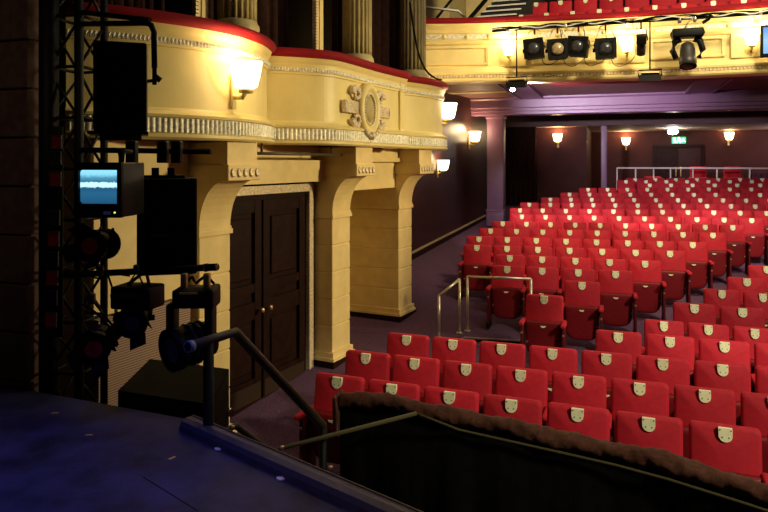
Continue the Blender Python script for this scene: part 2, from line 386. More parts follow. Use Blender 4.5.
# rear part of the left wall, set back
p0, p1 = Vector((-4.62, 11.9)), Vector((-3.66, 19.7)); d = (p1-p0); a = math.atan2(d.y, d.x)
def lw(t, off, z): q = p0+d*t; nn = Vector((d.y, -d.x)).normalized(); return Vector((q.x+nn.x*off, q.y+nn.y*off, z))
m = MB(); m.box(lw(.5, -.15, 2.6), (d.length, .3, 5.2), a); m.box(lw(-.08, -.65, 2.6), (1.3, .3, 5.2), a)
struct('wall_left_rear', m, DARKW, 'dark maroon left side wall beyond the piers', 'wall')
m = MB(); m.sweep([lw(.20, 0, 0).to_2d(), lw(.98, 0, 0).to_2d()], lambda i: [(0, .66 if i == 0 else 1.20), (.03, .66 if i == 0 else 1.20), (.03, .86 if i == 0 else 1.38), (0, .90 if i == 0 else 1.42)])
struct('baseboard_left', m, BROWN, 'dark skirting along the left side aisle', 'baseboard')
m = MB(); m.sweep([lw(.20, 0, 0).to_2d(), lw(.98, 0, 0).to_2d()], lambda i: [(0, .86 if i == 0 else 1.38), (.045, .86 if i == 0 else 1.38), (.045, .885 if i == 0 else 1.405), (0, .90 if i == 0 else 1.42)])
struct('trim_3', m, new_mat('buff varnished wood', (.30, .21, .10), .4), 'buff dado strip on top of the side aisle skirting', 'trim')
m = MB(); m.box(lw(.205, .02, 1.7), (.08, .06, 1.7), a); struct('trim_4', m, BRONZE, 'buff vertical door casing edge beyond the far pier', 'trim')

# ------------------------------------------------------------------ boxes
def box_front(ctrl, name_label, z0=3.16):
    path = [Vector((q.x, q.y)) for q in (W(u, n) for u, n in [tuple(v) for v in catmull([Vector((u, n)) for u, n in ctrl], .05)])]
    mid = path[len(path)//2]
    t = thing('theatre_box', name_label, 'balcony front', (mid.x, mid.y, z0), 'cream theatre box fronts')
    m = MB()
    m.sweep(path, [(-.16, 3.16), (.05, 3.16), (.075, 3.18), (.075, 3.205), (.045, 3.215), (.045, 3.355), (.075, 3.36), (.08, 3.385), (.05, 3.40), (.01, 3.42), (-.01, 3.45), (-.015, 4.0), (.005, 4.005), (.005, 4.10), (.01, 4.13), (.03, 4.16), (.045, 4.20), (-.16, 4.20)])
    build('panel', m, CREAM, t)
    # fluted band
    fine = resample(path, .0085)
    m = MB(); m.sweep(fine, lambda i: [(.044, 3.222), (.056+.013*abs(math.sin(i*PI/6)), 3.222), (.056+.013*abs(math.sin(i*PI/6)), 3.35), (.044, 3.35)])
    build('fluted_band', m, SILVER, t)
    fine = resample(path, .012)
    m = MB(); m.sweep(fine, lambda i: [(.0, 4.03), (.012+.012*abs(math.sin(i*PI/3)), 4.035), (.02+.012*abs(math.sin(i*PI/3+.8)), 4.055), (.012+.012*abs(math.sin(i*PI/3)), 4.08), (0, 4.085)])
    build('rope_moulding', m, SILVER, t)
    pr = []
    for i in range(9):
        aa = -PI/2+PI*i/8; pr.append((.045+.05*math.cos(aa), 4.255+.055*math.sin(aa)))
    m = MB(); m.sweep(path, pr+[(-.10, 4.31), (-.16, 4.28), (-.16, 4.20)], smooth=True); build('velvet_rail', m, REDV, t)
    return path
bp1 = box_front([(-4.3, -.28), (-3.95, .0), (-3.4, .26), (-2.9, .34), (-2.45, .28), (-2.08, .13), (-1.90, .0), (-1.84, -.25)], 'nearest cream box front, curved, under the large lit wall lamp')
bp2 = box_front([(-1.80, -.14), (-1.68, -.05), (-1.45, .16), (-1.15, .36), (-.8, .40), (.1, .36), (.9, .38), (.955, .36), (.97, .1)], 'middle cream box front carrying the oval plaster cartouche')
bp3 = box_front([(.99, .10), (1.25, .22), (1.7, .35), (2.2, .40), (2.6, .34), (2.78, .2), (2.83, -.1), (2.83, -.7)], 'farthest and smallest cream box front with lamp at its end')
m = MB(); m.prism([W(-4.1, -1.6, 3.17), W(-4.1, -.3, 3.17), W(-3.9, -.16, 3.17), W(-2.9, .15, 3.17), W(-2.15, -.1, 3.17), W(-1.95, -.4, 3.17), W(-1.6, -.4, 3.17), W(-1.2, .15, 3.17), W(.8, .2, 3.17), W(1.0, -.1, 3.17), W(1.3, .05, 3.17), W(2.2, .30, 3.17), W(2.7, .1, 3.17), W(2.78, -1.6, 3.17)], (0, 0, .1))
struct('floor_boxes', m, SOFF, 'floor slab of the side boxes above the piers', 'floor')
m = MB(); wallbox(m, -4.0, 3.4, -1.9, -1.65, 3.16, 7.4); struct('wall_boxes', m, BROWN, 'dark brown back wall of the side boxes', 'wall')
def curtain(u0, u1, n, label):
    fine = [W(u0+(u1-u0)*i/60, n+.05*math.sin(i*.9)+.02*math.sin(i*2.3)) for i in range(61)]
    m = MB(); m.sweep([q.to_2d() for q in fine], [(.0, 3.28), (.0, 7.0), (-.02, 7.0), (-.02, 3.28)], smooth=True)
    return tag(build('box_curtain', m, CURT), label, 'curtain', 'brown curtains in the boxes')
curtain(-3.9, -2.75, -.75, 'dark brown curtain behind the nearest column, in the leftmost box')
curtain(-2.3, -.45, -.75, 'dark brown curtain between the first and second fluted columns')
curtain(.2, 2.55, -.42, 'dark brown curtain between the second and third fluted columns')
def column(u, n, r, label, z0=3.93):
    p = W(u, n); t = thing('fluted_column', label, 'column', (p.x, p.y, z0), 'olive fluted columns in the boxes')
    T = Matrix.Translation((p.x, p.y, 0))
    m = MB(); m.lathe([(r*1.20, 3.27), (r*1.20, z0+.26), (r*1.26, z0+.29), (r*1.28, z0+.35), (r*1.24, z0+.40), (r*1.12, z0+.42), (r*1.09, z0+.45), (r*1.15, z0+.48), (r*1.13, z0+.52), (r*1.03, z0+.55), (r*1.01, z0+.57)], T, 40); build('base', m, new_mat('olive base', (.52, .42, .19), .5, noise=.1), t)
    m = MB(); m.lathe([(r, z0+.55), (r, z0+.7), (r*.99, 7.4)], T, 160, flute=(20, .14)); build('shaft', m, OLIVE, t)
column(-2.3, -.10, .215, 'nearest olive fluted column, rising behind the leftmost red rail')
column(.34, -.08, .215, 'middle olive fluted column, rising behind the red rail above the cartouche')
column(2.21, -.05, .22, 'farthest olive fluted column with a black cable beside it')
for u, nm in ((-.42, 'beside the middle fluted column'), (-2.72, 'left of the nearest fluted column')):
    t = thing('pilaster_strip', 'cream pilaster strip '+nm, 'pilaster', W(u, -.2, 3.26), 'cream pilasters inside the boxes')
    m = MB(); wallbox(m, u, u+.15, -.34, -.27, 3.26, 7.4); wallbox(m, u+.04, u+.11, -.28, -.255, 3.4, 7.4); build('strip', m, STONE, t)
    m = MB()
    for i in range(100): wallbox(m, u-.035, u, -.33, -.27, 3.3+i*.041, 3.33+i*.041)
    build('beaded_edge', m, ORN, t)
q = W(1.62, .36)
m = cable([W(1.55, .2, 5.5), W(1.5, .3, 5.0), W(1.55, .36, 4.65), W(1.75, .40, 4.42), W(2.05, .43, 4.335), W(2.3, .43, 4.335)], .016)
tag(build('black_cable', m, BLACK), 'black cable drooping past the farthest column onto red rail', 'cable')
# cartouche on the middle box
def path_at(path, x):                                   # point and direction on a box front seen at pixel column x
    best = min(range(1, len(path)-1), key=lambda i: abs(x-(384+F*(path[i].x*c_+path[i].y*s_)/(-path[i].x*s_+path[i].y*c_))))
    dd = (path[best+1]-path[best-1]).normalized(); return path[best], dd
pp, dd = path_at(bp2, 365.5)
A = Matrix.Rotation(math.atan2(dd.y, dd.x), 4, 'Z')     # local x along the front, -y out
ct = thing('oval_cartouche', 'oval plaster cartouche with scrolls on the middle box front', 'ornament', (pp.x, pp.y, 3.4)); KX = 1.32
def CT(x, y, z): return Vector((pp.x, pp.y, 0))+A @ Vector((x*1.55, y, z-.06))
M0 = Matrix.Translation((pp.x, pp.y, 3.66)) @ A
RX = Matrix.Rotation(PI/2, 4, 'X')
m = MB(); m.lathe([(.30, -.02), (.30, .05), (.28, .085), (.24, .095), (.215, .07), (.20, .055), (.18, .06), (.16, .05), (.15, .03)], M0 @ RX @ Matrix.Diagonal((.98, 1.18, 1, 1)), 40); build('oval_frame', m, CREAM, ct)
m = MB(); m.lathe([(.152, .02), (.15, .05), (.10, .075), (.02, .085)], M0 @ RX @ Matrix.Diagonal((.98, 1.18, 1, 1)), 32); build('oval_boss', m, OLIVE, ct)
m = MB()
for i in range(36):
    aa = 2*PI*i/36; m.lathe([(.006, 0), (.014, .006), (.014, .014), (.006, .022)], M0 @ Matrix.Translation((math.cos(aa)*.168, -.058, math.sin(aa)*.205)) @ RX, 8)
build('bead_ring', m, SILVER, ct)
for sx in (-1, 1):
    m = MB()
    for k in range(7): m.tube([CT(sx*.20, -.03, 3.70+.022*(k-3)+.02), CT(sx*.44, -.035, 3.70+.022*(k-3)+.02)], .016, 8)
    m.lathe([(.075, -.012), (.085, .0), (.075, .012)], Matrix.Translation(CT(sx*.44, -.025, 3.72)) @ A @ Matrix.Rotation(PI/2, 4, 'Y') @ Matrix.Diagonal((1, .45, 1, 1)), 16); build('fluted_roll', m, ORN, ct)
    for sz in (-1, 1):
        m = MB(); pts = []
        for i in range(22):
            tt = i/21*2.3*PI; rr = .105*(1-i/28); pts.append(CT(sx*(.235-.02*sz*0)+sx*rr*math.cos(tt)*.8, -.04, 3.73+sz*.165+rr*math.sin(tt)*sz))
        m.tube(pts, .034, 8, r2=.018)
        for i in range(5): m.lathe([(.016, 0), (.036, .016), (.018, .04)], Matrix.Translation(CT(sx*(.19+.025*i), -.03, 3.73+sz*(.245-.03*abs(i-2)))) @ A @ RX, 8)
        build('scroll', m, ORN, ct)
m = MB()
for i in range(9):
    aa = -PI/2+(i-4)*.16; m.lathe([(.02, 0), (.036, .02), (.03, .05), (.01, .065)], M0 @ Matrix.Translation((math.cos(aa)*.30, -.05, math.sin(aa)*.36)) @ RX, 10)
m.lathe([(.05, 0), (.06, .05), (.03, .09)], M0 @ Matrix.Translation((0, -.05, -.35)) @ RX, 14); build('leaf_drop', m, ORN, ct)

# ------------------------------------------------------------------ wall sconces
def sconce(loc, ang, s, label, power, col=(1, .68, .34), group='glowing wall sconces', glow=.12):
    # local: back plate against the wall at y=0, shade out along -y
    t = thing('wall_sconce', label, 'wall lamp', loc, group)
    M = Matrix.Translation(Vector(loc)) @ Matrix.Rotation(ang, 4, 'Z') @ Matrix.Scale(s, 4)
    def T(*v): return M @ Vector(v)
    m = MB(); m.box(T(0, -.012, -.02), (.05*s, .024*s, .26*s), ang, .006*s); build('back_plate', m, CREAM, t)
    m = MB(); m.tube([T(0, -.02, -.06), T(0, -.10, -.065), T(0, -.13, -.03)], .018*s, 10); m.lathe([(.03, -.035), (.055, -.03), (.058, .0), (.05, .005)], M @ Matrix.Translation((0, -.135, 0)), 20); build('arm', m, CREAM, t)
    m = MB(); m.lathe([(.055, 0), (.085, .02), (.106, .10), (.122, .195), (.126, .205), (.114, .20), (.096, .10), (.07, .015)], M @ Matrix.Translation((0, -.135, 0)), 28); build('shade', m, SHADE, t)
    light('POINT', T(0, -.20, .24), power, col, glow*s)
    return t
pp, dd = path_at(bp1, 231); aa = math.atan2(dd.y, dd.x)
sconce((pp.x, pp.y, 3.67), aa, 1.28, 'large glowing wall lamp on the nearest curved box front', 22)
pp, dd = path_at(bp3, 441); aa = math.atan2(dd.y, dd.x)
q = bp3[-18]; dd = (bp3[-17]-bp3[-19]).normalized()
sconce((q.x, q.y, 3.72), math.atan2(dd.y, dd.x), 1.35, 'glowing wall lamp on the far end of the farthest box', 16)

bpy.context.view_layer.update()

# ------------------------------------------------------------------ rear of the stalls under the circle
yb = 22.5
m = MB(); m.box((-2.735, yb+.15, 2.9), (3.43, .3, 3.6)); struct('wall_rear_left', m, REARW, 'brown maroon wall panel at rear left carrying a lit lamp', 'wall')
m = MB(); m.sweep([(-3.6+i*.02, yb-.35+.05*math.sin(i*.8)) for i in range(56)], [(0, 1.5), (0, 4.2), (-.03, 4.2), (-.03, 1.5)], smooth=True); tag(build('door_curtain', m, CURT), 'dark curtain hanging beside the purple column at the rear', 'curtain')
m = MB(); m.box((-1.1, 24.6, 3), (.3, 4.4, 3.6)); struct('wall_rear_return', m, REARW, 'dark return wall beside the rear standing area', 'wall')
m = MB(); m.box((4.0, 26.65, 3), (10.4, .3, 3.6)); struct('wall_rear', m, REARW, 'mauve brown rear wall behind the white handrail', 'wall')
m = MB(); m.box((9.1, 15, 4), (.3, 24, 9)); struct('wall_right', m, DARKW, 'dark maroon right side wall out of frame', 'wall')
m = MB(); m.box((2.3, 20.3, 4.82), (13.4, 3.4, .12)); struct('ceiling_rear', m, CEILD, 'dark ceiling behind the purple beam', 'ceiling')
m = MB(); m.box((2.3, 24.4, 4.16), (13.4, 4.7, .12)); struct('ceiling_standing', m, CEILB, 'buff low ceiling above the rear standing area', 'ceiling')
m = MB(); m.box((2.3, 21.95, 4.46), (13.4, .3, .72)); struct('trim_5', m, CEILD, 'dark downstand beam ahead of the rear standing area', 'beam')
# purple beam and columns
m = MB(); m.sweep([(-4.2, 18.3), (9, 18.3)], [(0, 4.24), (.03, 4.26), (.03, 4.33), (.06, 4.345), (.06, 4.42), (.09, 4.44), (.09, 4.64), (.13, 4.68), (.13, 4.80), (-.5, 4.80), (-.5, 4.24)])
struct('trim_6', m, PURPLE, 'long purple beam under the circle', 'beam')
for x0, x1, Y, nm in ((488, 504.5, 18.55, 'purple square column beside the dark rear curtain at left'), (601, 607, 22.05, 'slim purple column at the left end of rear standing area')):
    a, b = atY(x0, 200, Y), atY(x1, 200, Y); w = (b-a).length; zf = floor_z(Y); cx = (a.x+b.x)/2
    t = thing('square_column', nm, 'column', (cx, Y, zf), 'purple columns under the circle')
    m = MB(); m.box((cx, Y, (zf+4.3)/2), (w, w*.8, 4.3-zf), 0, .02); build('shaft', m, PURPLE, t)
    m = MB(); m.box((cx, Y, zf+.2), (w*1.06, w*.9, .4), 0, .02); m.box((cx, Y, zf+.42), (w*1.12, w*.96, .05), 0, .01); build('plinth', m, PURPLE, t)
    m = MB(); m.box((cx, Y, 4.2), (w*1.12, w*.96, .1), 0, .02); build('capital', m, PURPLE, t)
# sconces on those walls
q = lw((15.75-p0.y)/d.y, 0, 0); sconce((q.x, q.y, 2.76), math.atan2(d.y, d.x), 1.2, 'lower glowing lamp on dark side wall, just right of far pier', 16)
q = lw((18.05-p0.y)/d.y, 0, 0)
sconce((q.x, q.y, 3.52), math.atan2(d.y, d.x), 1.35, 'glowing wall lamp on the dark side wall left of purple column', 34)
q = atY(558, 142, yb); sconce((q.x, yb, q.z), 0, 1.25, 'glowing wall lamp on the rear left wall panel', 34)
q = atY(626, 145, 26.5); sconce((q.x, 26.5, q.z), 0, 1.3, 'glowing wall lamp on rear wall, left of green exit sign', 40)
q = atY(728.5, 140, 26.5); sconce((q.x, 26.5, q.z), 0, 1.3, 'glowing wall lamp on rear wall, right of green exit sign', 40)
# rear door
a0, a1 = atY(656, 150, 26.45), atY(701, 150, 26.45); cx, w = (a0.x+a1.x)/2, a1.x-a0.x; zf = RK*17
dr = thing('door_2', None, None, (cx, 26.46, zf)); tag(dr, 'dark double exit door below the green exit sign', 'door', kind='structure')
for sx in (-1, 1):
    m = MB(); m.box((cx+sx*w/4, 26.46, zf+.92), (w/2-.01, .05, 1.84), 0, .006, seg=1); m.box((cx+sx*w/4, 26.43, zf+1.3), (w/2-.3, .02, .8), 0, .006, seg=1); dl = build('door_leaf', m, BROWN if sx < 0 else DARKW, dr)
    m = MB(); m.box((cx+sx*.08, 26.41, zf+1.0), (.03, .04, .35), 0, .006); build('pull_handle', m, BRASS, dl)
m = MB()
for sx in (-1, 1): m.box((cx+sx*(w/2+.05), 26.45, zf+.95), (.1, .1, 1.9))
m.box((cx, 26.45, zf+1.93), (w+.2, .1, .1)); build('door_frame', m, BROWN, dr)
# exit sign
q = atY(679, 140.2, 26.35); w, h = .46, .23
t = thing('exit_sign', 'lit green and white exit sign above the rear door', 'sign', (q.x, 26.4, q.z-h/2))
m = MB(); m.box((q.x, 26.42, q.z), (w, .12, h), 0, .01); build('sign_box', m, EXITG, t)
m = MB()
def sg(x, z, sx, sz, r=0): m.box((q.x+x, 26.355, q.z+z), (sx, .012, sz), mat=Matrix.Rotation(r, 4, 'Y'))
sg(-.15, .0, .08, .17); sg(.15, .015, .04, .12); sg(.122, -.03, .085, .032, -.8); sg(.178, -.03, .085, .032, .8)
sg(-.02, .025, .045, .10, .2); sg(.03, -.045, .035, .10, -.5); sg(-.05, -.045, .035, .10, .55); sg(.04, .03, .09, .028, .3)
m.lathe([(.028, 0), (.028, .01)], Matrix.Translation((q.x-.005, 26.36, q.z+.09)) @ RX, 14)
build('pictogram', m, EXITW, t)
# bright bulkhead lamp on the rear ceiling
q = atY(673, 127, 24.6); t = thing('ceiling_lamp', 'dazzling bare round lamp under the rear ceiling, above exit sign', 'lamp', (q.x, q.y, q.z))
m = MB(); m.lathe([(.13, 4.10), (.13, 4.07), (.1, 4.05)], Matrix.Translation((q.x, q.y, 0)), 24); build('lamp_base', m, WHITE, t)
m = MB(); m.lathe([(.03, 3.90), (.12, 3.92), (.17, 3.98), (.14, 4.05)], Matrix.Translation((q.x, q.y, 0)), 24); build('globe', m, GLOWW, t)
light('POINT', (q.x, q.y-.15, 3.88), 40, (1, .93, .82), .1)
for x, y, nm in ((653.5, 125.8, 'left of'), (689.5, 126.6, 'right of')):
    q2 = atY(x, y, 23.2); m = MB(); m.lathe([(.07, 4.08), (.075, 4.10)], Matrix.Translation((q2.x, q2.y, 0)), 18)
    tag(build('recessed_downlight', m, WHITE), 'small white ceiling fitting '+nm+' the dazzling rear lamp', 'ceiling light', 'small white fittings on rear ceiling')
# white handrail at the rear
yr = 23.3; zt = 2.77
ends = (atY(616.8, 168, yr).x, 8.6)
hr = thing('rear_handrail', 'white tubular handrail and posts behind the last stalls row', 'handrail', (2.5, yr, RK*17))
m = MB(); m.tube([(ends[0], yr, zt), (ends[1], yr, zt)], .028); build('top_rail', m, WHITE, hr)
xs = [atY(x, 168, yr).x for x in (617, 635.6, 653.6, 670.5, 693, 717, 749.7)]
xs += [xs[-1]+.95*i for i in range(1, 4)]
for x in xs:
    m = MB(); m.tube([(x, yr, RK*17), (x, yr, zt)], .022); m.lathe([(.05, RK*17), (.05, RK*17+.015)], Matrix.Translation((x, yr, 0)), 14); build('post', m, WHITE, hr)
m = MB(); m.sweep([(xs[6]+i*.03, yr+.12+.025*math.sin(i*1.1)) for i in range(int((ends[1]-xs[6])/.03))], [(0, RK*17), (0, 2.62), (-.02, 2.62), (-.02, RK*17)], smooth=True)
tag(build('rail_curtain', m, new_mat('purple drape', (.10, .04, .075), .9, noise=.2)), 'purple pleated drape behind the white rear handrail', 'curtain')
m = MB(); m.box((4.2, 24.55, RK*17+.17), (8.6, 1.9, .34)); struct('floor_platform', m, REARW, 'dark platform behind the white rear handrail', 'floor')
# loose red chairs in the standing area
for x, nm in ((699, 'left of the two behind the white handrail'), (733.5, 'right of the two behind the white handrail'), (653, 'below the left end of the exit door')):
    q = atY(x, 172, 24.2 if x > 690 else 24.5); zf = RK*17+.34; q.z = zf
    t = thing('loose_chair', 'red upholstered chair, '+nm, 'chair', q, 'red chairs behind the rear handrail')
    m = MB(); m.box((q.x, q.y-.02, zf+.46), (.56, .5, .08), 0, .03); build('seat', m, SEATR, t)
    m = MB(); m.box((q.x, q.y+.24, zf+(.62 if x > 690 else .45)), (.5, .07, .48 if x > 690 else .12), 0, .03); build('backrest', m, SEATR, t)
    for sx in (-1, 1):
        for sy in (-1, 1):
            m = MB(); m.tube([(q.x+sx*.21, q.y+sy*.2, zf), (q.x+sx*.21, q.y+sy*.2, zf+.44)], .016, 8); build('leg', m, BLACKM, t)

# ------------------------------------------------------------------ circle (balcony)
def cy(X): return 13.25-.035*(X-1)**2
cpath = [Vector((X, cy(X))) for X in [-4.3+i*.1 for i in range(0, 129)]]
cf = thing('circle_balcony', 'long cream circle front with red rail, panels and lit lamps, over the stalls', 'balcony front', (0, 13.2, 4.5))
m = MB()
m.sweep(cpath, [(-.3, 4.5), (.13, 4.5), (.15, 4.53), (.15, 4.56), (.10, 4.575), (.10, 4.63), (.12, 4.64), (.12, 4.68), (.07, 4.73), (.02, 4.78), (.0, 4.80), (.0, 5.22), (.03, 5.24), (.05, 5.28), (.055, 5.30), (.02, 5.33), (.02, 5.44), (.04, 5.46), (.06, 5.52), (.11, 5.58), (.13, 5.62), (-.3, 5.62)])
build('panel', m, CREAM, cf)
fine = resample(cpath, .03)
m = MB(); m.sweep(fine, lambda i: [(.095, 4.585), (.105+.02*(i % 2), 4.585), (.105+.02*(i % 2), 4.625), (.095, 4.625)]); build('dentil_moulding', m, ORN, cf)
m = MB(); m.sweep(cpath, [(.015, 5.345), (.03, 5.345), (.03, 5.425), (.015, 5.425)]); build('ornament_band', m, SILVER, cf)
for i in range(24):
    X = -3.6+i*.42; p = Vector((X, cy(X)-.035)); m = MB(); m.lathe([(.045, 0), (.045, .012), (.02, .03)], Matrix.Translation((p.x, p.y, 5.385)) @ RX, 14); build('roundel', m, CREAM, cf)
pr = [(.09+.06*math.cos(-PI/2+PI*i/8), 5.68+.06*math.sin(-PI/2+PI*i/8)) for i in range(9)]
m = MB(); m.sweep(cpath, pr+[(-.2, 5.74), (-.3, 5.70), (-.3, 5.62)], smooth=True); build('velvet_rail', m, REDV, cf)
def circ_x(x):                                          # X on the circle front seen at pixel column x
    best = min([-4+i*.01 for i in range(1200)], key=lambda X: abs(x-(384+F*(X*c_+cy(X)*s_)/(-X*s_+cy(X)*c_)))); return best
scx = [circ_x(510), circ_x(627), circ_x(750)]
scx.append(2*scx[2]-scx[1])
for X in scx:
    m = MB(); m.box((X, cy(X)-.02, 5.01), (.62, .05, .44), 0, .01, seg=1); build('pilaster_panel', m, CREAM, cf)
for i in range(len(scx)):
    xa = scx[i-1]+.42 if i else scx[0]-1.9; xb = scx[i]-.42
    pth = [Vector((xa+(xb-xa)*k/8, cy(xa+(xb-xa)*k/8))) for k in range(9)]
    m = MB()
    m.sweep(pth, [(-.01, 5.16), (.03, 5.16), (.03, 5.20), (-.01, 5.20)]); m.sweep(pth, [(-.01, 4.84), (.03, 4.84), (.03, 4.88), (-.01, 4.88)])
    for e in (0, -1): m.box((pth[e].x, pth[e].y-.01, 5.02), (.05, .045, .36))
    build('panel_moulding', m, CREAM, cf)
for X, nm in zip(scx[:3], ('left of the four square lanterns', 'beside the small profile spotlight', 'next to the blue screen at right')):
    sconce((X, cy(X)-.045, 4.98), 0, .95, 'glowing lamp on the cream circle front, '+nm, 22, (1, .78, .42), 'lamps on the circle front')
# soffit and ribs
m = MB(); m.prism([(-4.3, cy(-4.3)+.1, 4.72)]+[(X, cy(X)+.1, 4.72) for X in (-3, -1.5, 0, 1.5, 3, 5, 7, 8.4)]+[(8.4, 18.6, 4.72), (-4.3, 18.6, 4.72)], (0, 0, .25)); struct('ceiling_circle_soffit', m, SOFF, 'red brown soffit under the circle', 'ceiling')
for X in (-2.2, 1.9): 
    m = MB(); m.box((X, 15.9, 4.70), (.5, 4.6, .06)); m.box((X-.3, 15.9, 4.69), (.06, 4.6, .08)); m.box((X+.3, 15.9, 4.69), (.06, 4.6, .08)); struct('trim_7' if X < 0 else 'trim_8', m, PURPLE, 'purple soffit rib, '+('left one' if X < 0 else 'right one, behind the moving head'), 'trim')
# circle stepping
m = MB()
for k in range(4): m.box((4.0, 14.35+.85*k, 5.0+.46*k-.2), (10.6, .86, .4))
struct('floor_circle', m, SEATD, 'stepped red floor of the circle', 'floor')
m = MB()
st = thing('circle_stair', 'steep black stair with white nosings at left end of circle seats', 'stair', (-2.3, 14.3, 5.0))
for k in range(7):
    Y = 13.75+.25*k; y = 20.5-5.2*k
    l, r = atY(471+5.4*k, y, Y), atY(513+4.6*k, y, Y); z = (l.z+r.z)/2
    m = MB(); m.box(((l.x+r.x)/2-.01, Y+.42, z-.2), (r.x-l.x+.04, .8, .36)); build('tread', m, TREAD, st)
    m = MB(); m.box(((l.x+r.x)/2, Y, z-.005), (r.x-l.x-.04, .04, .030)); build('nosing', m, WHITE, st)
m = MB(); m.tube([atY(464, 25, 13.65), atY(490, -5, 14.9)], .045, 8); build('stringer', m, BLACK, st)
m = MB(); m.box((-4.2, 16.6, 6.5), (3.4, .3, 3.6)); struct('wall_circle', m, STONE, 'cream block wall beside the circle stair', 'wall')
m = MB(); m.box((-3.46, 15.0, 6.5), (.32, .3, 3)); struct('trim_9', m, OLIVE, 'olive pilaster behind the circle stair', 'pilaster')
a, b = atY(424, 7, 13.3), atY(458, 11, 13.3)
m = MB(); m.tube([a, b, b+Vector((0, .5, 0))], .025); t = tag(build('circle_handrail', m, WHITE), 'short white handrail at left end of the circle', 'handrail')
a, b = atY(423, 35, 13.35), atY(456, -6, 13.6); m = MB(); m.tube([a, b], .028); tag(build('leaning_pole', m, BLACKM), 'black pole leaning diagonally by the white circle handrail', 'pole')

# lighting bar on the circle front
ybar, zbar = 12.62, 5.44
bar = thing('lighting_bar', 'long horizontal lighting bar hung along the cream circle front', 'lighting bar', (2, ybar, zbar))
xl = atY(492, 32, ybar).x
m = MB(); m.tube([(xl, ybar, zbar), (8, ybar, zbar)], .026); build('bar', m, BLACKM, bar)
for i in range(9):
    X = xl+.3+i*1.05; m = MB(); m.tube([(X, ybar, zbar), (X, cy(X)-.02, zbar+.05)], .015, 8); m.box((X, ybar, zbar), (.05, .08, .08), 0, .01); build('bracket', m, STEEL, bar)
m = MB()
for ph, rr, col in ((0, .018, 0), (1.7, .014, 0)):
    m.tube([(xl+i*.09, ybar-.03+.02*math.sin(i*.9+ph), zbar+.03+.022*math.sin(i*.63+ph*2)) for i in range(96)], rr, 6)
tag(build('cable_run', m, BLACK), 'tangled black cables taped along the circle lighting bar', 'cable')
m = MB(); m.tube([(xl+i*.09, ybar-.045+.015*math.sin(i*.5), zbar+.015+.02*math.sin(i*1.13)) for i in range(96)], .012, 6); tag(build('cable_run', m, WHITE), 'pale cable looping along the circle lighting bar', 'cable')
def lantern(x, y, rz, tilt, warm, label, w=.36):
    q = atY(x, y, ybar); t = thing('square_lantern', label, 'stage light', (q.x, ybar, zbar), 'square lanterns on the circle bar')
    M = Matrix.Translation((q.x, ybar, q.z)) @ Matrix.Rotation(rz, 4, 'Z') @ Matrix.Rotation(tilt, 4, 'Y')
    R = Matrix.Rotation(rz, 4, 'Z') @ Matrix.Rotation(tilt, 4, 'Y')
    def T(*v): return M @ Vector(v)
    m = MB(); m.box(T(0, .02, 0), (w*.9, .32, w*.9), mat=R, bevel=.02); build('body', m, BLACKM, t)
    m = MB()
    for sx, sz, wx, wz in ((0, 1, w, w*.17), (0, -1, w, w*.17), (1, 0, w*.17, w*.7), (-1, 0, w*.17, w*.7)): m.box(T(sx*w*.415, -.15, sz*w*.415), (wx, .03, wz), mat=R)
    m.box(T(0, -.14, 0), (w*.98, .012, w*.98), mat=R); build('colour_frame', m, BLACKM, t)
    m = MB(); m.lathe([(w*.31, 0), (w*.30, .02), (w*.2, .05), (w*.02, .065)], M @ Matrix.Translation((0, -.145, 0)) @ RX, 28); build('lens', m, LENSW if warm else LENS, t)
    m = MB(); m.lathe([(w*.36, -.005), (w*.36, .03), (w*.31, .03), (w*.31, -.005)], M @ Matrix.Translation((0, -.145, 0)) @ RX, 28); build('lens_ring', m, BLACKM, t)
    top = zbar-.02
    m = MB(); m.tube([T(-w*.52, .02, 0), T(-w*.52, .02, w*.35), Vector((q.x-w*.25, ybar, top-.03)), Vector((q.x, ybar, top)), Vector((q.x+w*.25, ybar, top-.03)), T(w*.52, .02, w*.35), T(w*.52, .02, 0)], .011, 8); build('yoke', m, BRASS, t)
    m = MB(); m.lathe([(.035, -.025), (.035, .025)], M @ Matrix.Translation((-w*.54, .02, 0)) @ Matrix.Rotation(PI/2, 4, 'Y'), 12); build('tilt_knob', m, BLACK, t)
    m = MB(); m.box((q.x, ybar, zbar-.06), (.035, .04, .12)); build('hook_clamp', m, REDL, t)
    m = cable([T(.1, .15, -w*.4), T(.15, .1, -w*.75), T(.05+.25, .0, -w*.85), T(.5, .05, -w*.3), Vector((q.x+.45, ybar, zbar))], .007); build('tail_cable', m, BLACK, t)
lantern(534.5, 49.5, 0, -.08, False, 'square black lantern on the circle bar, leftmost of the four')
lantern(557.5, 50, .1, -.05, True, 'square black lantern with warm shining lens, second from left')
lantern(578.5, 47.5, -.1, .12, False, 'square black lantern tilted on circle bar, third from left')
lantern(605.5, 49.5, .05, -.02, False, 'square black lantern on the circle bar, rightmost of the four')
# small profile
q = atY(641, 42, ybar); t = thing('profile_spotlight', 'small black profile spotlight on circle bar between lamp and moving head', 'stage light', (q.x, ybar, zbar))
M = Matrix.Translation((q.x, ybar-.05, q.z)) @ Matrix.Rotation(.35, 4, 'X')
m = MB(); m.box(M @ Vector((0, 0, .04)), (.17, .22, .16), mat=Matrix.Rotation(.35, 4, 'X'), bevel=.02); build('body', m, BLACKM, t)
m = MB(); m.lathe([(.075, -.25), (.08, -.1), (.065, 0)], M @ Matrix.Rotation(.3, 4, 'X'), 18); build('barrel', m, GREYM, t)
m = MB(); m.box((q.x, ybar, zbar-.07), (.03, .04, .14)); m.tube([(q.x-.11, ybar, q.z+.02), (q.x-.08, ybar, zbar-.12), (q.x+.08, ybar, zbar-.12), (q.x+.11, ybar, q.z+.02)], .01, 8); build('yoke', m, BLACKM, t)
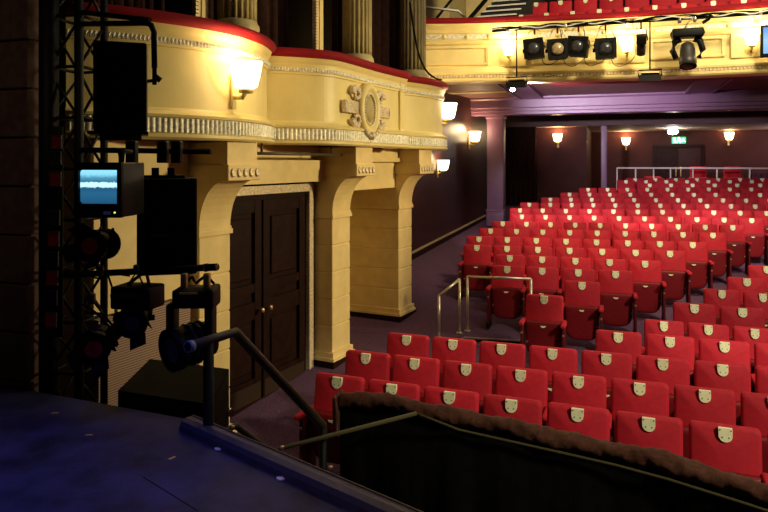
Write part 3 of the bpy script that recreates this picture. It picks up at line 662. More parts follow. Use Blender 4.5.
# moving head
q = atY(687, 48, ybar); t = thing('moving_head_light', 'large black moving head light hanging from the circle bar', 'stage light', (q.x, ybar, zbar))
zc = q.z
m = MB(); m.box((q.x, ybar-.05, zc+.24), (.50, .30, .15), 0, .03); m.box((q.x, ybar-.05, zc+.24), (.54, .16, .07), 0, .02); build('base', m, BLACKM, t)
for sx in (-1, 1):
    m = MB(); m.tube([(q.x+sx*.12, ybar-.05, zc+.15), (q.x+sx*.20, ybar-.06, zc+.10), (q.x+sx*.235, ybar-.08, zc-.05), (q.x+sx*.18, ybar-.10, zc-.19)], .066, 10, r2=.045); build('yoke_arm', m, BLACKM, t)
M = Matrix.Translation((q.x, ybar-.1, zc-.10)) @ Matrix.Rotation(-.35, 4, 'X')
m = MB(); m.lathe([(.07, .18), (.105, .15), (.125, .04), (.125, -.10), (.14, -.13), (.14, -.20), (.12, -.25), (.10, -.26)], M, 28); build('head', m, GREYM, t)
m = MB(); m.lathe([(.135, -.24), (.14, -.262), (.12, -.268)], M, 24); build('lens_ring', m, BLACKM, t)
m = MB(); m.lathe([(.11, -.266), (.06, -.285), (.01, -.29)], M, 24); build('lens', m, LENS, t)
for sx in (-.12, .12):
    m = MB(); m.box((q.x+sx, ybar, zbar-.03), (.06, .09, .1), 0, .01); build('clamp', m, CHROME, t)
m = MB(); m.tube(catmull([(q.x+.3, ybar, zbar+.05), (q.x+.38, ybar-.04, zbar+.0), (q.x+.24, ybar-.02, zbar-.1)], .05), .028, 8); build('plug', m, BLACK, t)
# floodlights on drop pipes
def flood(x, ytop, y, label, lit):
    q = atY(x, y, ybar-.02); t = thing('hanging_floodlight', label, 'floodlight', (q.x, ybar, q.z), 'floodlights on drop pipes')
    m = MB(); m.tube([(q.x, ybar, zbar), (q.x, ybar, q.z+.12)], .013, 8); build('drop_pipe', m, BLACKM, t)
    m = MB(); w = .36; m.prism([(q.x-w/2, ybar-.12, q.z-.09), (q.x-w/2, ybar+.14, q.z-.05), (q.x-w/2, ybar+.12, q.z+.06), (q.x-w/2, ybar-.10, q.z+.02)], (w, 0, 0)); build('housing', m, BLACKM, t)
    m = MB(); m.tube([(q.x-w/2-.01, ybar, q.z), (q.x-w/2-.01, ybar, q.z+.12), (q.x+w/2+.01, ybar, q.z+.12), (q.x+w/2+.01, ybar, q.z)], .012, 8); build('bracket', m, BLACKM, t)
    m = MB(); m.box((q.x, ybar+.01, q.z+.055), (w*.8, .16, .02), mat=Matrix.Rotation(-.2, 4, 'X')); build('reflector_lid', m, BRASS, t)
    if lit:
        m = MB(); m.lathe([(.01, -.02), (.045, 0), (.045, .03), (.01, .05)], Matrix.Translation((q.x-.07, ybar-.03, q.z-.13)), 16); build('lit_lamp', m, GLOWW, t)
    return q
fq = flood(516.5, 30, 83.5, 'hanging black floodlight shining at left end of the circle front', True)
flood(650, 30, 76.5, 'hanging black floodlight, unlit, below the small profile spotlight', False)
# monitor at right edge
q = atY(768, 41, 12.75); t = thing('wall_screen', 'flat blue screen on the circle front at right edge', 'screen', (q.x, 12.75, q.z))
m = MB(); m.box((q.x+.25, 12.78, q.z), (.72, .07, .54), 0, .012); build('bezel', m, BLACKM, t)
m = MB(); m.box((q.x+.25, 12.742, q.z+.01), (.64, .006, .44)); build('picture', m, TVPIC, t)
m = MB(); m.tube([(q.x+.25, 12.8, q.z), (q.x+.25, cy(q.x+.25), q.z)], .04, 8); build('arm', m, BLACKM, t)

# ------------------------------------------------------------------ theatre seats
def rrect(w, z0, z1, rt, rb, taper=0, seg=5):
    pts = []
    for cx, cz, r, a0 in ((w/2-rt, z1-rt, rt, 0), (-w/2+rt, z1-rt, rt, PI/2), (-w/2+rb+taper, z0+rb, rb, PI), (w/2-rb-taper, z0+rb, rb, 1.5*PI)):
        for i in range(seg+1):
            a = a0+PI/2*i/seg; pts.append((cx+r*math.cos(a), cz+r*math.sin(a)))
    return pts
def slab(m, outline, yf, thick, bulge=0, tilt=0, zp=.5, inset=.022, curve=0):
    # an upholstered slab: outline in x/z, front face at -y, edge rounded, slightly domed
    n = len(outline); cx = sum(p[0] for p in outline)/n; cz = sum(p[1] for p in outline)/n
    rings = []
    w2 = max(abs(p[0]) for p in outline)
    hh = max(abs(p[1]-cz) for p in outline)
    def ring(k, y):
        out = []
        for x, z in outline:
            X = cx+(x-cx)*(1-k/w2); Z = cz+(z-cz)*(1-k/hh); yy = y+tilt*(Z-zp)-curve*(1-(X/w2)**2)
            out.append(m.bm.verts.new((X, yy, Z)))
        return out
    rings = [ring(inset*.6, yf+thick), ring(0, yf+thick*.8), ring(0, yf+thick*.35), ring(inset*.45, yf+thick*.08), ring(inset*1.3, yf)]
    for k in (.25, .5, .75): rings.append(ring(w2*k*.9+inset, yf-bulge*math.sin(k*PI/2)))
    fs = []
    for a, b in zip(rings, rings[1:]):
        for j in range(n): fs.append(m.bm.faces.new([a[j], a[(j+1) % n], b[(j+1) % n], b[j]]))
    fs.append(m.bm.faces.new(rings[0][::-1])); fs.append(m.bm.faces.new(rings[-1])); m._tag(fs, True)
PITCH = .52
def make_seat(name='theatre_chair', both=False, z_shift=0):
    t = local(thing(name, '', 'seat', (0, 0, 0)))
    m = MB(); slab(m, rrect(.480, .45, .928, .036, .05), -.034, .07, bulge=.030, tilt=.13, zp=.88, curve=.004); b = build('backrest', m, SEATR, t)
    m = MB()
    D = [(-.046, .0), (.046, .0)]+[(.046*math.cos(a), -.055-.046*math.sin(a)) for a in [PI*i/10 for i in range(11)]]
    ztop = .925
    def pl(x, z, y): return (x, y+.13*(z+ztop-.88), z+ztop)
    m.prism([pl(x, z, -.070) for x, z in D], (0, .030, 0))
    m.mi = 1
    for sx in (-1, 1):
        for z in (-.014, -.066):
            k = 1 if z > -.05 else .62
            m.lathe([(.0055, 0), (.0055, .004)], Matrix.Translation(pl(sx*.036*k, z, -.069)) @ RX, 6)
    build('number_plate', m, [PLATE, SCREW], b)
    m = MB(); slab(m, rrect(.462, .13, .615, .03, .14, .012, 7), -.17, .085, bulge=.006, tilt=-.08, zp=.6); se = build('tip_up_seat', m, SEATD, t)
    m = MB(); m.prism([(.035*math.cos(a), -.176, .562+.022*math.sin(a)) for a in [PI+PI*i/8 for i in range(9)]], (0, -.010, 0)); build('seat_plate', m, PLATE, se)
    for sx in (-1, 1):
        m = MB(); m.lathe([(.011, 0), (.011, .01)], Matrix.Translation((sx*.205, -.150, .34)) @ RX, 8); build('stud', m, BRASS, se)
    for x in ((-.26, .26) if both else (-.26,)):
        m = MB(); m.box((x, -.20, .605), (.062, .31, .05), 0, .022, seg=3); build('armrest', m, SEATR, t)
        m = MB(); m.box((x, -.17, .34), (.036, .20, .50), 0, .008); m.box((x, -.03, .30), (.030, .10, .60), 0, .006); sd = build('standard', m, SEATS, t)
        m = MB(); m.box((x, -.16, .045), (.05, .26, .09), 0, .01); build('foot', m, BLACKM, sd)
        m = MB(); m.lathe([(.014, 0), (.014, .014)], Matrix.Translation((x, -.268, .48)) @ RX, 8); build('hinge', m, BRASS, sd)
    return t
def copy_tree(o, parent=None):
    c = o.copy(); C.objects.link(c)
    if parent is not None: c.parent = parent
    for ch in list(o.children): copy_tree(ch, c)
    return c
bpy.context.view_layer.update()
proto = {False: make_seat(), True: make_seat(both=True)}
used = {False: False, True: False}
def place(p, rz, both, label, group, sc_x=1.0):
    o = proto[both] if not used[both] else copy_tree(proto[both]); used[both] = True
    o.location = p; o.rotation_euler = (0, 0, rz); o.scale = (sc_x, 1, 1); o['label'] = label; o['group'] = group
    return o
def unproj(x, y):                                       # number plate on the raked plate plane -> seat base
    r = ray(x, y); k = (.88-RK*6-CZ)/(r.z-RK*r.y); return r*k+O3
lower = [
 [(337,383),(392,390),(450,398),(511,407),(577,414.5),(649,425),(726,435)],
 [(365.5,359),(414,364.5),(466,370),(522,376),(578,381.5),(639,388.5),(706,398)],
 [(405,341),(452.5,345),(502,350),(554.5,353.5),(607,359),(662.5,364.5),(722,371.5)],
 [(618.5,338),(670,342),(725,347.5)],
 [(664,326.5),(709,330.5),(755,334)],
 [(694.6,309),(742.7,313)],
 [(722,294.5),(763,298)],
 [(747,282.5)],
 [(767,270)]]
upper = [
 [(544,300)],
 [(582,286)],
 [(507,270),(542,271.5),(578,272.7),(615.6,275)],
 [(509,258.6),(542,260),(576.6,261.4),(610,262.6),(644,264.5)],
 [(476,248.5),(507,249),(538,250),(569.6,251),(602,252),(635,252.7),(670,254.6)],
 [(478.7,239.4),(507,240.3),(536,241),(566,241.7),(596.6,242.6),(627.4,243.4),(659,244),(693,245.7)],
 [(490,232),(516,232),(542.4,232),(569.6,232.3),(597.5,232.8),(625,234),(653,234.4),(682.5,235),(713.4,236.3)],
 [(501.4,224.6),(526,224.6),(551,224.6),(575,225),(600.5,225),(626,225.8),(651,227),(678,227.4),(704.5,227.4),(732.6,228)],
 [(521,217),(545.5,217.6),(569,217.6),(594,218),(619,219),(645,218.8),(672,219.5),(696.5,219.5),(723.5,220.4),(750.4,221)],
 [(520,211),(542,211),(565,211),(589,211.7),(613.4,211.7),(638,211.7),(663,212),(688,212.4),(714,213),(740,213.4),(766,214)],
 [(528,205.5),(550,205),(572,205),(593.5,205),(615,205.5),(638,205.5),(660,206),(683.6,206.2),(706,206.5),(731,206.6),(755,207)],
 [(549.5,200),(570.5,200),(591.6,200),(613,199.6),(634.4,200),(656,200.3),(678,200.7),(700,200.7),(722,200.8),(746,200.8)],
 [(568.4,195),(589,195),(610,195),(630.6,194.5),(651,194.5),(672.4,194.5),(694,195),(715,195.4),(737,195.4),(760,195.4)],
 [(587,190),(607,190),(628,189.6),(647,189.6),(667.7,189.6),(688,189.6),(708.7,189.6),(729,189.7),(751,189.7)]]
def seat_row(pts, label_of, group, extra=0, fixY=None):
    if fixY: Wp = [atY(x, y, fixY) for x, y in pts]
    else: Wp = [unproj(x, y) for x, y in pts]
    n = len(Wp)
    # clean the row: a straight or gently bowed line with an even pitch
    a, b = Wp[0].copy(), Wp[-1].copy()
    if n > 2:
        ks = list(range(n)); mk = sum(ks)/n; mw = sum(Wp, Vector())/n
        sl = sum(((Wp[k]-mw)*(k-mk) for k in ks), Vector())/sum((k-mk)**2 for k in ks)
        a = mw+sl*(0-mk)
    else: sl = (b-a)/(n-1) if n > 1 else Vector((.52, .0, 0))
    rz = math.atan2(sl.y, sl.x) if n > 2 else 0
    tot = n+extra
    for k in range(tot):
        p = a+sl*k; p.y += .06
        p.z = p.z-.88 if fixY else floor_z(p.y)
        place(p, rz, k == tot-1, label_of(k, tot), group, sl.length/.52 if n > 1 else 1.0)
def lab_lower(r): return lambda k, n: f'red tip-up theatre seat, {ORD[k]} from left end, {ORD[r]} row behind velvet pit rail'
def lab_upper(r):
    if r == 0: return lambda k, n: 'single red tip-up seat nearest the chrome rail, alone in the front row'
    if r == 1: return lambda k, n: 'single red tip-up seat behind and right of the frontmost lone aisle seat'
    return lambda k, n: f'red tip-up theatre seat, {ORD[k]} from left end, {ORD[r]} row of sloping upper block'
ext = [1, 1, 1, 1, 1, 1, 1, 1, 1]
for r, row in enumerate(lower): seat_row(row, lab_lower(r), 'red seats behind the velvet pit rail', ext[r])
for r, row in enumerate(upper): seat_row(row, lab_upper(r), 'red seats of the sloping upper block', {9: 1, 10: 1, 11: 1, 12: 1, 13: 1}.get(r, 0))
back = [([(649.5,185.3),(671,185.3),(693,185.3),(715,185.3),(737,185.3),(760,185.3)], 20.75, 'third last row before the white rear handrail'),
        ([(625.5,181.8),(646,181.8),(666.5,181.8),(687.6,181.8),(709,181.8),(730,181.8),(751,181.8)], 21.5, 'second last row before the white rear handrail'),
        ([(634,179.8),(655.5,179.8),(676.5,179.8),(698,179.8),(719,179.8),(740,179.8),(761,179.8)], 22.3, 'last row before the white rear handrail')]
for pts, Yf, nm in back:
    seat_row(pts, (lambda nm: lambda k, n: f'red theatre seat, {ORD[k]} from left end, {nm}')(nm), 'red seats nearest the rear handrail', 1, Yf)
# circle seats
for (x0, y, Yf, n, nm) in ((521, 17, 14.15, 10, 'front row of the circle above'), (536, 4.5, 14.95, 10, 'second row of the circle above')):
    q0 = atY(x0, y, Yf); zb = q0.z-.88
    for k in range(n):
        place(Vector((q0.x+.52*k, Yf+.06, zb)), 0, k == n-1, f'red theatre seat, {ORD[k]} from left, {nm}', 'red seats in the circle')
bpy.context.view_layer.update()

# ------------------------------------------------------------------ chrome rails in the side aisle
def rail_thing(name, label, pts, posts, r, mat, group=None, cat='handrail', flanges=True, smooth=False):
    t = thing(name, label, cat, pts[0], group)
    m = MB(); m.tube(pts, r, 12); build('rail', m, mat, t)
    for top, zb in posts:
        m = MB(); m.tube([(top[0], top[1], zb), top], r, 12)
        if flanges: m.lathe([(r*2.4, zb), (r*2.4, zb+.012)], Matrix.Translation((top[0], top[1], 0)), 14)
        build('post', m, mat, t)
    return t
def onfloor(x, y): r = ray(x, y); k = (-RK*6-CZ)/(r.z-RK*r.y); return r*k+O3
b1, b2 = onfloor(439, 338), onfloor(459.5, 333)
def above(b, x, y): r = ray(x, y); k = b.y/r.y; return Vector((b.x, b.y, (r*k).z+CZ))
t1, t2 = above(b1, 439, 296), above(b2, 459, 279)
rail_thing('aisle_handrail', 'short sloping chrome handrail on two posts in the side aisle', [t1, t2], [(t1, b1.z), (t2, b2.z)], .02, STEEL, 'chrome aisle rails')
b3 = onfloor(467.5, 331); t3 = above(b3, 467, 276.5); b4 = onfloor(531, 338); t4 = above(b4, 531, 279)
rail_thing('aisle_barrier', 'chrome square barrier rail in front of the lone tip-up seats', [t3, t4], [(t3, b3.z), (t4, b4.z)], .02, STEEL, 'chrome aisle rails')
# platform edge below the barrier
e1, e2 = onfloor(461, 340), onfloor(522, 343)
m = MB(); dd = e2-e1; m.box((e1+e2)/2+Vector((.05, -.02, -.03)), (dd.length, .06, .12), math.atan2(dd.y, dd.x)); t = tag(build('wheelchair_step', m, BLACK), 'black step edge with pale nosing below the chrome barrier', 'step')
m = MB(); m.box((e1+e2)/2+Vector((.05, .0, .037)), (dd.length, .04, .014), math.atan2(dd.y, dd.x)); e3 = e1+Vector((-.12, -.25, -.02)); m.tube([e1+Vector((.05, 0, .037)), e3+Vector((.05, 0, .04))], .012, 6); build('nosing', m, STEEL, t)

# ------------------------------------------------------------------ pit barrier with black cloth and velvet
pb = thing('pit_barrier', 'black cloth covered pit barrier topped with a roll of brown velvet', 'barrier', (-1, 5.1, 0))
fine = resample(barrier, .03)
m = MB(); m.sweep(fine, lambda i: [(.035+.012*math.sin(i*.55)+.008*math.sin(i*1.3), -.95), (.03+.006*math.sin(i*.4), .96-.10*max(0, 1-i/20)**1.5), (-.04, .96-.10*max(0, 1-i/20)**1.5), (-.04, -.02)], smooth=True); build('black_cloth', m, CLOTH, pb)
def vel(i):
    out = []
    sag = .008*math.sin(i*.16)+.006*math.sin(i*.37+1)-.10*max(0, 1-i/20)**1.5
    for j in range(14):
        a = -2.3+j*(4.9/13); rr = .062+.005*math.sin(i*.7+j*1.4)+.006*math.sin(i*.23-j*.9)+.004*math.sin(i*1.9+j*.6)
        out.append((rr*1.15*math.sin(-a)+.0, .965+sag+rr*math.cos(a)))
    return out
m = MB(); m.sweep(fine, vel, smooth=True); build('velvet_roll', m, VELVB, pb)
# velvet tail falling over the left end
q = barrier[0]; m = MB(); tail = []
for i in range(9):
    m2 = [(-.10+.025*k+.008*math.sin(i+k), 0) for k in range(9)]
m = MB(); pth = [Vector((q.x-.03+.012*math.sin(k*1.7), q.y-.10+k*.02)) for k in range(12)]
m.sweep(pth, lambda i: [(.012, .58+.05*math.sin(i*.9)), (.02, .8), (.0, .92), (-.03, .92), (-.03, .8), (-.02, .58+.05*math.sin(i*.9))], smooth=True); build('velvet_tail', m, VELVB, pb)
# thin pipe along barrier
pts = [P(232, 464, 4.55), P(270, 451, 4.65), P(416, 413.5, 5.22)]
for i in range(6, len(barrier), 3):
    p = barrier[i]
    if p.x > pts[2].x+.12: pts.append(Vector((p.x-.012, p.y-.075, .90)))
m = MB(); m.tube(pts[:3], .017, 8); m.tube(pts[2:], .011, 8); tag(build('pit_pipe', m, OLIVEP), 'thin dull green pipe running across to the black pit barrier', 'pipe')
# handrails of the steps from stage to house
a1, a2, a3 = P(188, 347, 4.12), P(235, 332, 4.5), P(323, 426, 4.95)
t = rail_thing('stage_step_handrail', 'thick dull handrail with blue taped end sloping down from the stage', [a1, a2, a3], [(P(208.5, 341, 4.28), 0)], .034, BRONZE, 'stage step handrails', flanges=False)
for ch in t.children:
    if ch.name.startswith('post'): ch.data.materials[0] = BLACKM
m = MB(); dn = (a2-a1).normalized(); m.tube([a1-dn*.002, a1+dn*.035], .0365, 12); build('tape_band', m, TAPEB, t)
m = MB(); m.tube([a1-dn*.004, a1-dn*.001], .028, 12); build('end_cap', m, BLACK, t)
m = MB(); m.tube([a3, Vector((a3.x, a3.y, 0))], .03, 10); build('foot_post', m, BLACKM, t)
g1, g2, g3 = P(222, 433, 4.62), P(236, 425.5, 4.75), P(276, 457, 4.9)
rail_thing('stage_step_handrail', 'lower olive handrail bending down just beyond the stage kerb', [g1, g2, g3], [(g1, 0), (g3, 0)], .024, OLIVEP, 'stage step handrails', flanges=False)

# ------------------------------------------------------------------ rig at the left: truss tower
tw = thing('truss_tower', 'black lighting truss tower standing on the stage at far left', 'lighting tower', P(75, 385, 4.9)*1)
tw.location.z = 0; WL[tw.name] = tw.location.copy()
ch = [(49, 5.25, .075), (79, 5.20, .036), (104, 5.5, .030), (79, 5.6, .026)]
base = []
for x, z, r in ch:
    q = P(x, 160, z); base.append(q); m = MB(); m.tube([(q.x, q.y, 0), (q.x, q.y, 5.9)], r, 12); build('chord', m, BLACKM, tw)
m = MB(); q = sum(base, Vector())/4; m.box((q.x, q.y, .0), (.45, .4, .07), TH); build('base_plate', m, BLACKM, tw)
for (i, j) in ((0, 1), (1, 2), (2, 3), (3, 0)):
    A_, B_ = base[i], base[j]; z = .5; k = 0
    while z < 5.5:
        a = Vector((A_.x, A_.y, z)); b = Vector((B_.x, B_.y, z)); b2 = Vector((B_.x, B_.y, z+.36))
        m = MB(); m.tube([a, b], .013, 8); build('rung', m, BLACKM, tw)
        m = MB(); m.tube([a if k % 2 == 0 else b, b2 if k % 2 == 0 else Vector((A_.x, A_.y, z+.36))], .012, 8); build('diagonal', m, BLACKM, tw)
        z += .40; k += 1
tb = base
# hanging loudspeaker at the top
def obox(m, cen, w, dd, h, rz, bevel=.01): m.box(cen, (w, dd, h), rz, bevel)
q = P(120, 86, 4.62); rz = TH+.345
t = thing('hanging_loudspeaker', 'upper black loudspeaker hung beside the truss tower', 'loudspeaker', (q.x, q.y, q.z-.32), 'black loudspeakers by the tower')
Rz = Matrix.Rotation(rz, 4, 'Z')
def L(cen, v): return Vector(cen)+Rz @ Vector(v)
m = MB(); obox(m, L(q, (0, .17, 0)), .345, .33, .62, rz, .012); build('cabinet', m, BLACK, t)
m = MB(); obox(m, L(q, (0, -.005+.0, 0)), .335, .02, .60, rz, .004); build('grille', m, CLOTH, t)
m = MB(); obox(m, L(q, (.17, .16, 0)), .02, .30, .60, rz, .004); build('lit_side', m, STONE, t)  # cream colour stands in for light catching the black cabinet's side
m = MB(); obox(m, L(q, (-.01, .1, -.325)), .39, .34, .02, rz, .004); m.tube([L(q, (-.13, 0, -.355)), L(q, (.14, 0, -.355))], .022, 10); build('shelf', m, BLACKM, t)
y1 = P(153.5, 60, 4.6); top = P(153, 24, 4.6); lft = P(80, 24, 5.2)
m = MB(); m.tube([lft, P(146, 23, 4.6), P(151, 25, 4.6), P(154, 32, 4.6), P(154.5, 68, 4.6)], .020, 10); m.tube([P(79, 12, 5.2), P(150, 20, 4.85)], .02, 10); build('bracket_pipe', m, BLACKM, t)
m = MB(); p = P(154.5, 76, 4.6); m.box(p, (.03, .05, .12), rz, .006); m.tube([p, p+Rz @ Vector((.04, 0, -.03))], .02, 10); m.tube([p+Vector((0, 0, -.03)), L(q, (.17, .1, .05))], .012, 8); build('pivot_clamp', m, BLACKM, t)
# pipes under upper speaker
m = MB(); m.tube([P(80, 150, 5.2), P(211, 151.5, 4.95)], .022, 10); t = tag(build('lower_boom_pipe', m, BLACKM), 'black horizontal pipe above the television, clamped to the tower', 'pipe')
for x in (132, 163, 177):
    m = MB(); m.box(P(x, 152, 4.86), (.07, .08, .16), TH, .01); build('pipe_clamp', m, BLACKM, t)
# television
q = P(98, 190, 4.35); rz = TH+.52; Rz = Matrix.Rotation(rz, 4, 'Z')
rz = TH-.12; Rz = Matrix.Rotation(rz, 4, 'Z')
t = thing('crt_television', 'grey box television showing a blue picture, mounted on the tower', 'television', (q.x, q.y, q.z-.18))
w, h, dp = .30, .36, .32
m = MB(); m.box(L(q, (0, dp/2+.02, 0)), (w, dp, h), rz, .012); build('casing', m, GREYM, t)
m = MB()
for sx, sz, wx, wz in ((0, .155, w, .05), (0, -.135, w, .09), (-.148, 0, .03, h), (.148, 0, .03, h)): m.box(L(q, (sx, .01, sz)), (wx, .04, wz), rz, .006)
build('bezel', m, BLACKM, t)
m = MB(); slab(m, rrect(.272, -.092, .135, .03, .03), .012, .02, bulge=.008)
for v in m.bm.verts: v.co = L(q, v.co)
build('picture_tube', m, CRT, t)
m = MB(); m.box(L(q, (.07, -.012, -.148)), (.05, .006, .022), rz); build('badge', m, WHITE, t)
m = MB(); m.box(L(q, (.122, -.012, -.145)), (.01, .006, .01), rz); build('power_light', m, new_mat('yellow led', (.6, .6, .1), .5, emit=(.8, .9, .1), estr=1.5), t)
m = MB(); m.tube([L(q, (.08, .15, .18)), L(q, (.08, .15, .26)), P(132, 152, 4.86)], .018, 8); build('hanger', m, BLACKM, t)
# large black speaker
q = P(167, 227, 4.75); rz = TH+.27; Rz = Matrix.Rotation(rz, 4, 'Z')
t = thing('hanging_loudspeaker', 'larger lower black loudspeaker right of the television', 'loudspeaker', (q.x, q.y, q.z-.35), 'black loudspeakers by the tower')
m = MB(); m.box(L(q, (0, .2, 0)), (.41, .38, .69), rz, .015); build('cabinet', m, BLACK, t)
m = MB(); m.box(L(q, (0, 0, 0)), (.39, .02, .67), rz, .006); build('grille', m, CLOTH, t)
m = MB(); m.box(L(q, (-.055, -.013, -.06)), (.11, .006, .022), rz, .002, seg=1); build('badge', m, GREYM, t)
m = MB(); m.box(L(q, (-.09, .2, .37)), (.05, .06, .1), rz); m.box(L(q, (.02, .2, .37)), (.05, .06, .1), rz); m.box(L(q, (-.05, .2, .35)), (.34, .2, .03), rz); build('hanging_bracket', m, BLACKM, t)
# lower boom arm with lamps
b0, b1 = P(52, 276, 5.2), P(217, 267, 4.62)
bm_ = thing('boom_arm', 'black boom arm with chrome end carrying the stage lights', 'boom arm', b0)
m = MB(); m.tube([b0, b1], .024, 12); build('pipe', m, BLACKM, bm_)
dn = (b1-b0).normalized(); m = MB(); m.tube([b1-dn*.085, b1], .026, 12); build('chrome_sleeve', m, BLACKM, bm_)
m = MB(); m.tube([b1-dn*.10, b1-dn*.085], .030, 12); m.tube([b1-dn*.004, b1+dn*.006], .022, 12); build('collar', m, CHROME, bm_)
def yoke_lamp(name, label, xy, zd, body, lensxy, lensmat, hang, scale=1.0, aim=(-.5, -1, -.15), brl=.2):
    cen = P(xy[0], xy[1], zd); t = thing(name, label, 'stage light', cen, 'stage lights on the boom arm')
    aimv = (Matrix.Rotation(TH, 4, 'Z') @ Vector(aim)).normalized()
    Q = aimv.to_track_quat('Z', 'Y').to_matrix().to_4x4(); M = Matrix.Translation(cen) @ Q
    s = scale
    m = MB(); m.lathe([(.05*s, -brl*s), (.085*s, -brl*.8*s), (.10*s, -.02*s), (.10*s, .06*s), (.115*s, .065*s), (.115*s, .10*s), (.10*s, .10*s)], M, 24); build('body', m, BLACKM, t)
    m = MB()
    for k in range(4): m.lathe([(.105*s, -brl*.7*s+k*.03*s), (.112*s, -brl*.7*s+k*.03*s+.008), (.105*s, -brl*.7*s+k*.03*s+.014)], M, 20)
    build('cooling_fin', m, GREYM, t)
    m = MB(); m.lathe([(.098*s, .085*s), (.06*s, .10*s), (.01, .105*s)], M, 24); build('lens', m, lensmat, t)
    side = aimv.cross(Vector((0, 0, 1))).normalized(); hp = P(*hang)
    m = MB(); m.tube([cen+side*.12*s, cen+side*.12*s+Vector((0, 0, .12*s)), hp, cen-side*.12*s+Vector((0, 0, .12*s)), cen-side*.12*s], .009, 8); build('yoke', m, BLACKM, t)
    m = MB(); m.box(hp+Vector((0, 0, .01)), (.04, .05, .07), TH, .008); build('hook_clamp', m, GREYM, t)
    for sx in (-1, 1):
        m = MB(); m.lathe([(.022, -.02), (.022, .02)], Matrix.Translation(cen+side*sx*.125*s) @ side.to_track_quat('Z', 'Y').to_matrix().to_4x4(), 12); build('tilt_knob', m, BLACK, t)
    m = MB()
    for k in range(4):
        a = k*PI/2+.4; rr = .128*s; m.box(M @ Vector((rr*math.cos(a), rr*math.sin(a), .14*s)), (.10*s, .12*s, .006), mat=Q @ Matrix.Rotation(a, 4, 'Z') @ Matrix.Rotation(-1.1, 4, 'Y'))
    build('barn_door', m, BLACKM, t)
    return t
yoke_lamp('parcan_light', 'black stage light with dim red lens hanging just below the television', (97, 245), 4.75, None, None, REDL, (100, 272, 4.73), 1.0, (-.1, -1, .05))
yoke_lamp('parcan_light', 'black stage light with red lens, lowest at the left of the boom', (96, 345), 4.7, None, None, REDL, (92, 300, 4.75), .98, (.25, -1, -.05))
yoke_lamp('parcan_light', 'black lamp with barn doors hanging in the middle of the boom', (134, 318), 4.72, None, None, LENS, (137, 271, 4.7), .95, (.15, -1, -.25))
# box-bodied lantern and moving light on the right
q = P(138, 296, 4.72); t = thing('discharge_lantern', 'black boxy stage light body in the middle of the boom arm', 'stage light', q, 'stage lights on the boom arm')
m = MB(); m.box(q, (.30, .22, .16), TH-.2, .02); build('body', m, BLACKM, t)
m = MB(); m.box(q+Vector((-.02, -.12, .02)), (.2, .02, .03), TH-.2, .004); build('label_strip', m, GREYM, t)
m = MB(); m.tube([q+Vector((-.1, 0, .07)), P(146, 271, 4.72)], .012, 8); m.tube([q+Vector((.1, 0, .07)), P(146, 271, 4.72)], .012, 8); build('yoke', m, BLACKM, t)
q = P(196, 296.5, 4.6); rz = TH+.02; Rz = Matrix.Rotation(rz, 4, 'Z')
t = thing('moving_yoke_light', 'large black moving yoke light hung from the boom end', 'stage light', q, 'stage lights on the boom arm')
m = MB(); m.box(q, (.27, .24, .125), rz, .022); m.box(L(q, (.12, 0, 0)), (.05, .25, .14), rz, .02); build('base', m, BLACKM, t)
m = MB(); m.box(L(q, (-.02, -.122, .045)), (.12, .008, .014), rz); build('warning_label', m, TAPEY, t)
m = MB(); m.box(L(q, (-.01, -.122, -.05)), (.20, .008, .006), rz); build('edge_strip', m, GREYM, t)
for sx in (-1, 1):
    m = MB(); m.box(L(q, (-.03+sx*.13, 0, -.19)), (.055, .16, .30), rz, .02); build('yoke_arm', m, BLACKM, t)
hc = L(q, (-.06, -.02, -.33)); M = Matrix.Translation(hc) @ (Matrix.Rotation(TH, 4, 'Z') @ Vector((-.7, -.75, -.1))).to_track_quat('Z', 'Y').to_matrix().to_4x4()
m = MB(); m.lathe([(.08, -.20), (.12, -.18), (.135, -.05), (.135, .06), (.145, .065), (.145, .13), (.125, .135), (.12, .11)], M, 28); build('head', m, BLACKM, t)
m = MB(); m.lathe([(.12, .105), (.08, .12), (.01, .125)], M, 24); build('lens', m, LENS, t)
for k in range(3):
    m = MB(); m.lathe([(.138, -.12+k*.05), (.146, -.11+k*.05), (.138, -.10+k*.05)], M, 24); build('cooling_fin', m, GREYM, t)
for sx in (-.08, .075):
    m = MB(); m.box(L(q, (sx, 0, .10)), (.04, .06, .12), rz, .008); build('clamp', m, BRASS, t)
m = cable([L(q, (-.1, .1, .07)), L(q, (-.03, .02, .13)), L(q, (0, 0, .09)), L(q, (.05, .05, .13)), L(q, (.1, .1, .07))], .01); build('tail_cable', m, BLACK, t)
for pts, nm in (([P(75, 300, 4.72), P(95, 312, 4.70), P(112, 330, 4.68), P(118, 345, 4.7)], 'left of the barn door lamp'), ([P(108, 275, 4.7), P(115, 300, 4.68), P(114, 330, 4.68), P(112, 350, 4.7)], 'hanging straight down beside the lowest red lamp'), ([P(80, 262, 4.7), P(95, 278, 4.66), P(112, 274, 4.66), P(130, 276, 4.7)], 'drooping under the boom arm')):
    tag(build('rig_cable', cable(pts, .007), BLACK), 'thin black cable '+nm, 'cable', 'cables on the boom arm')
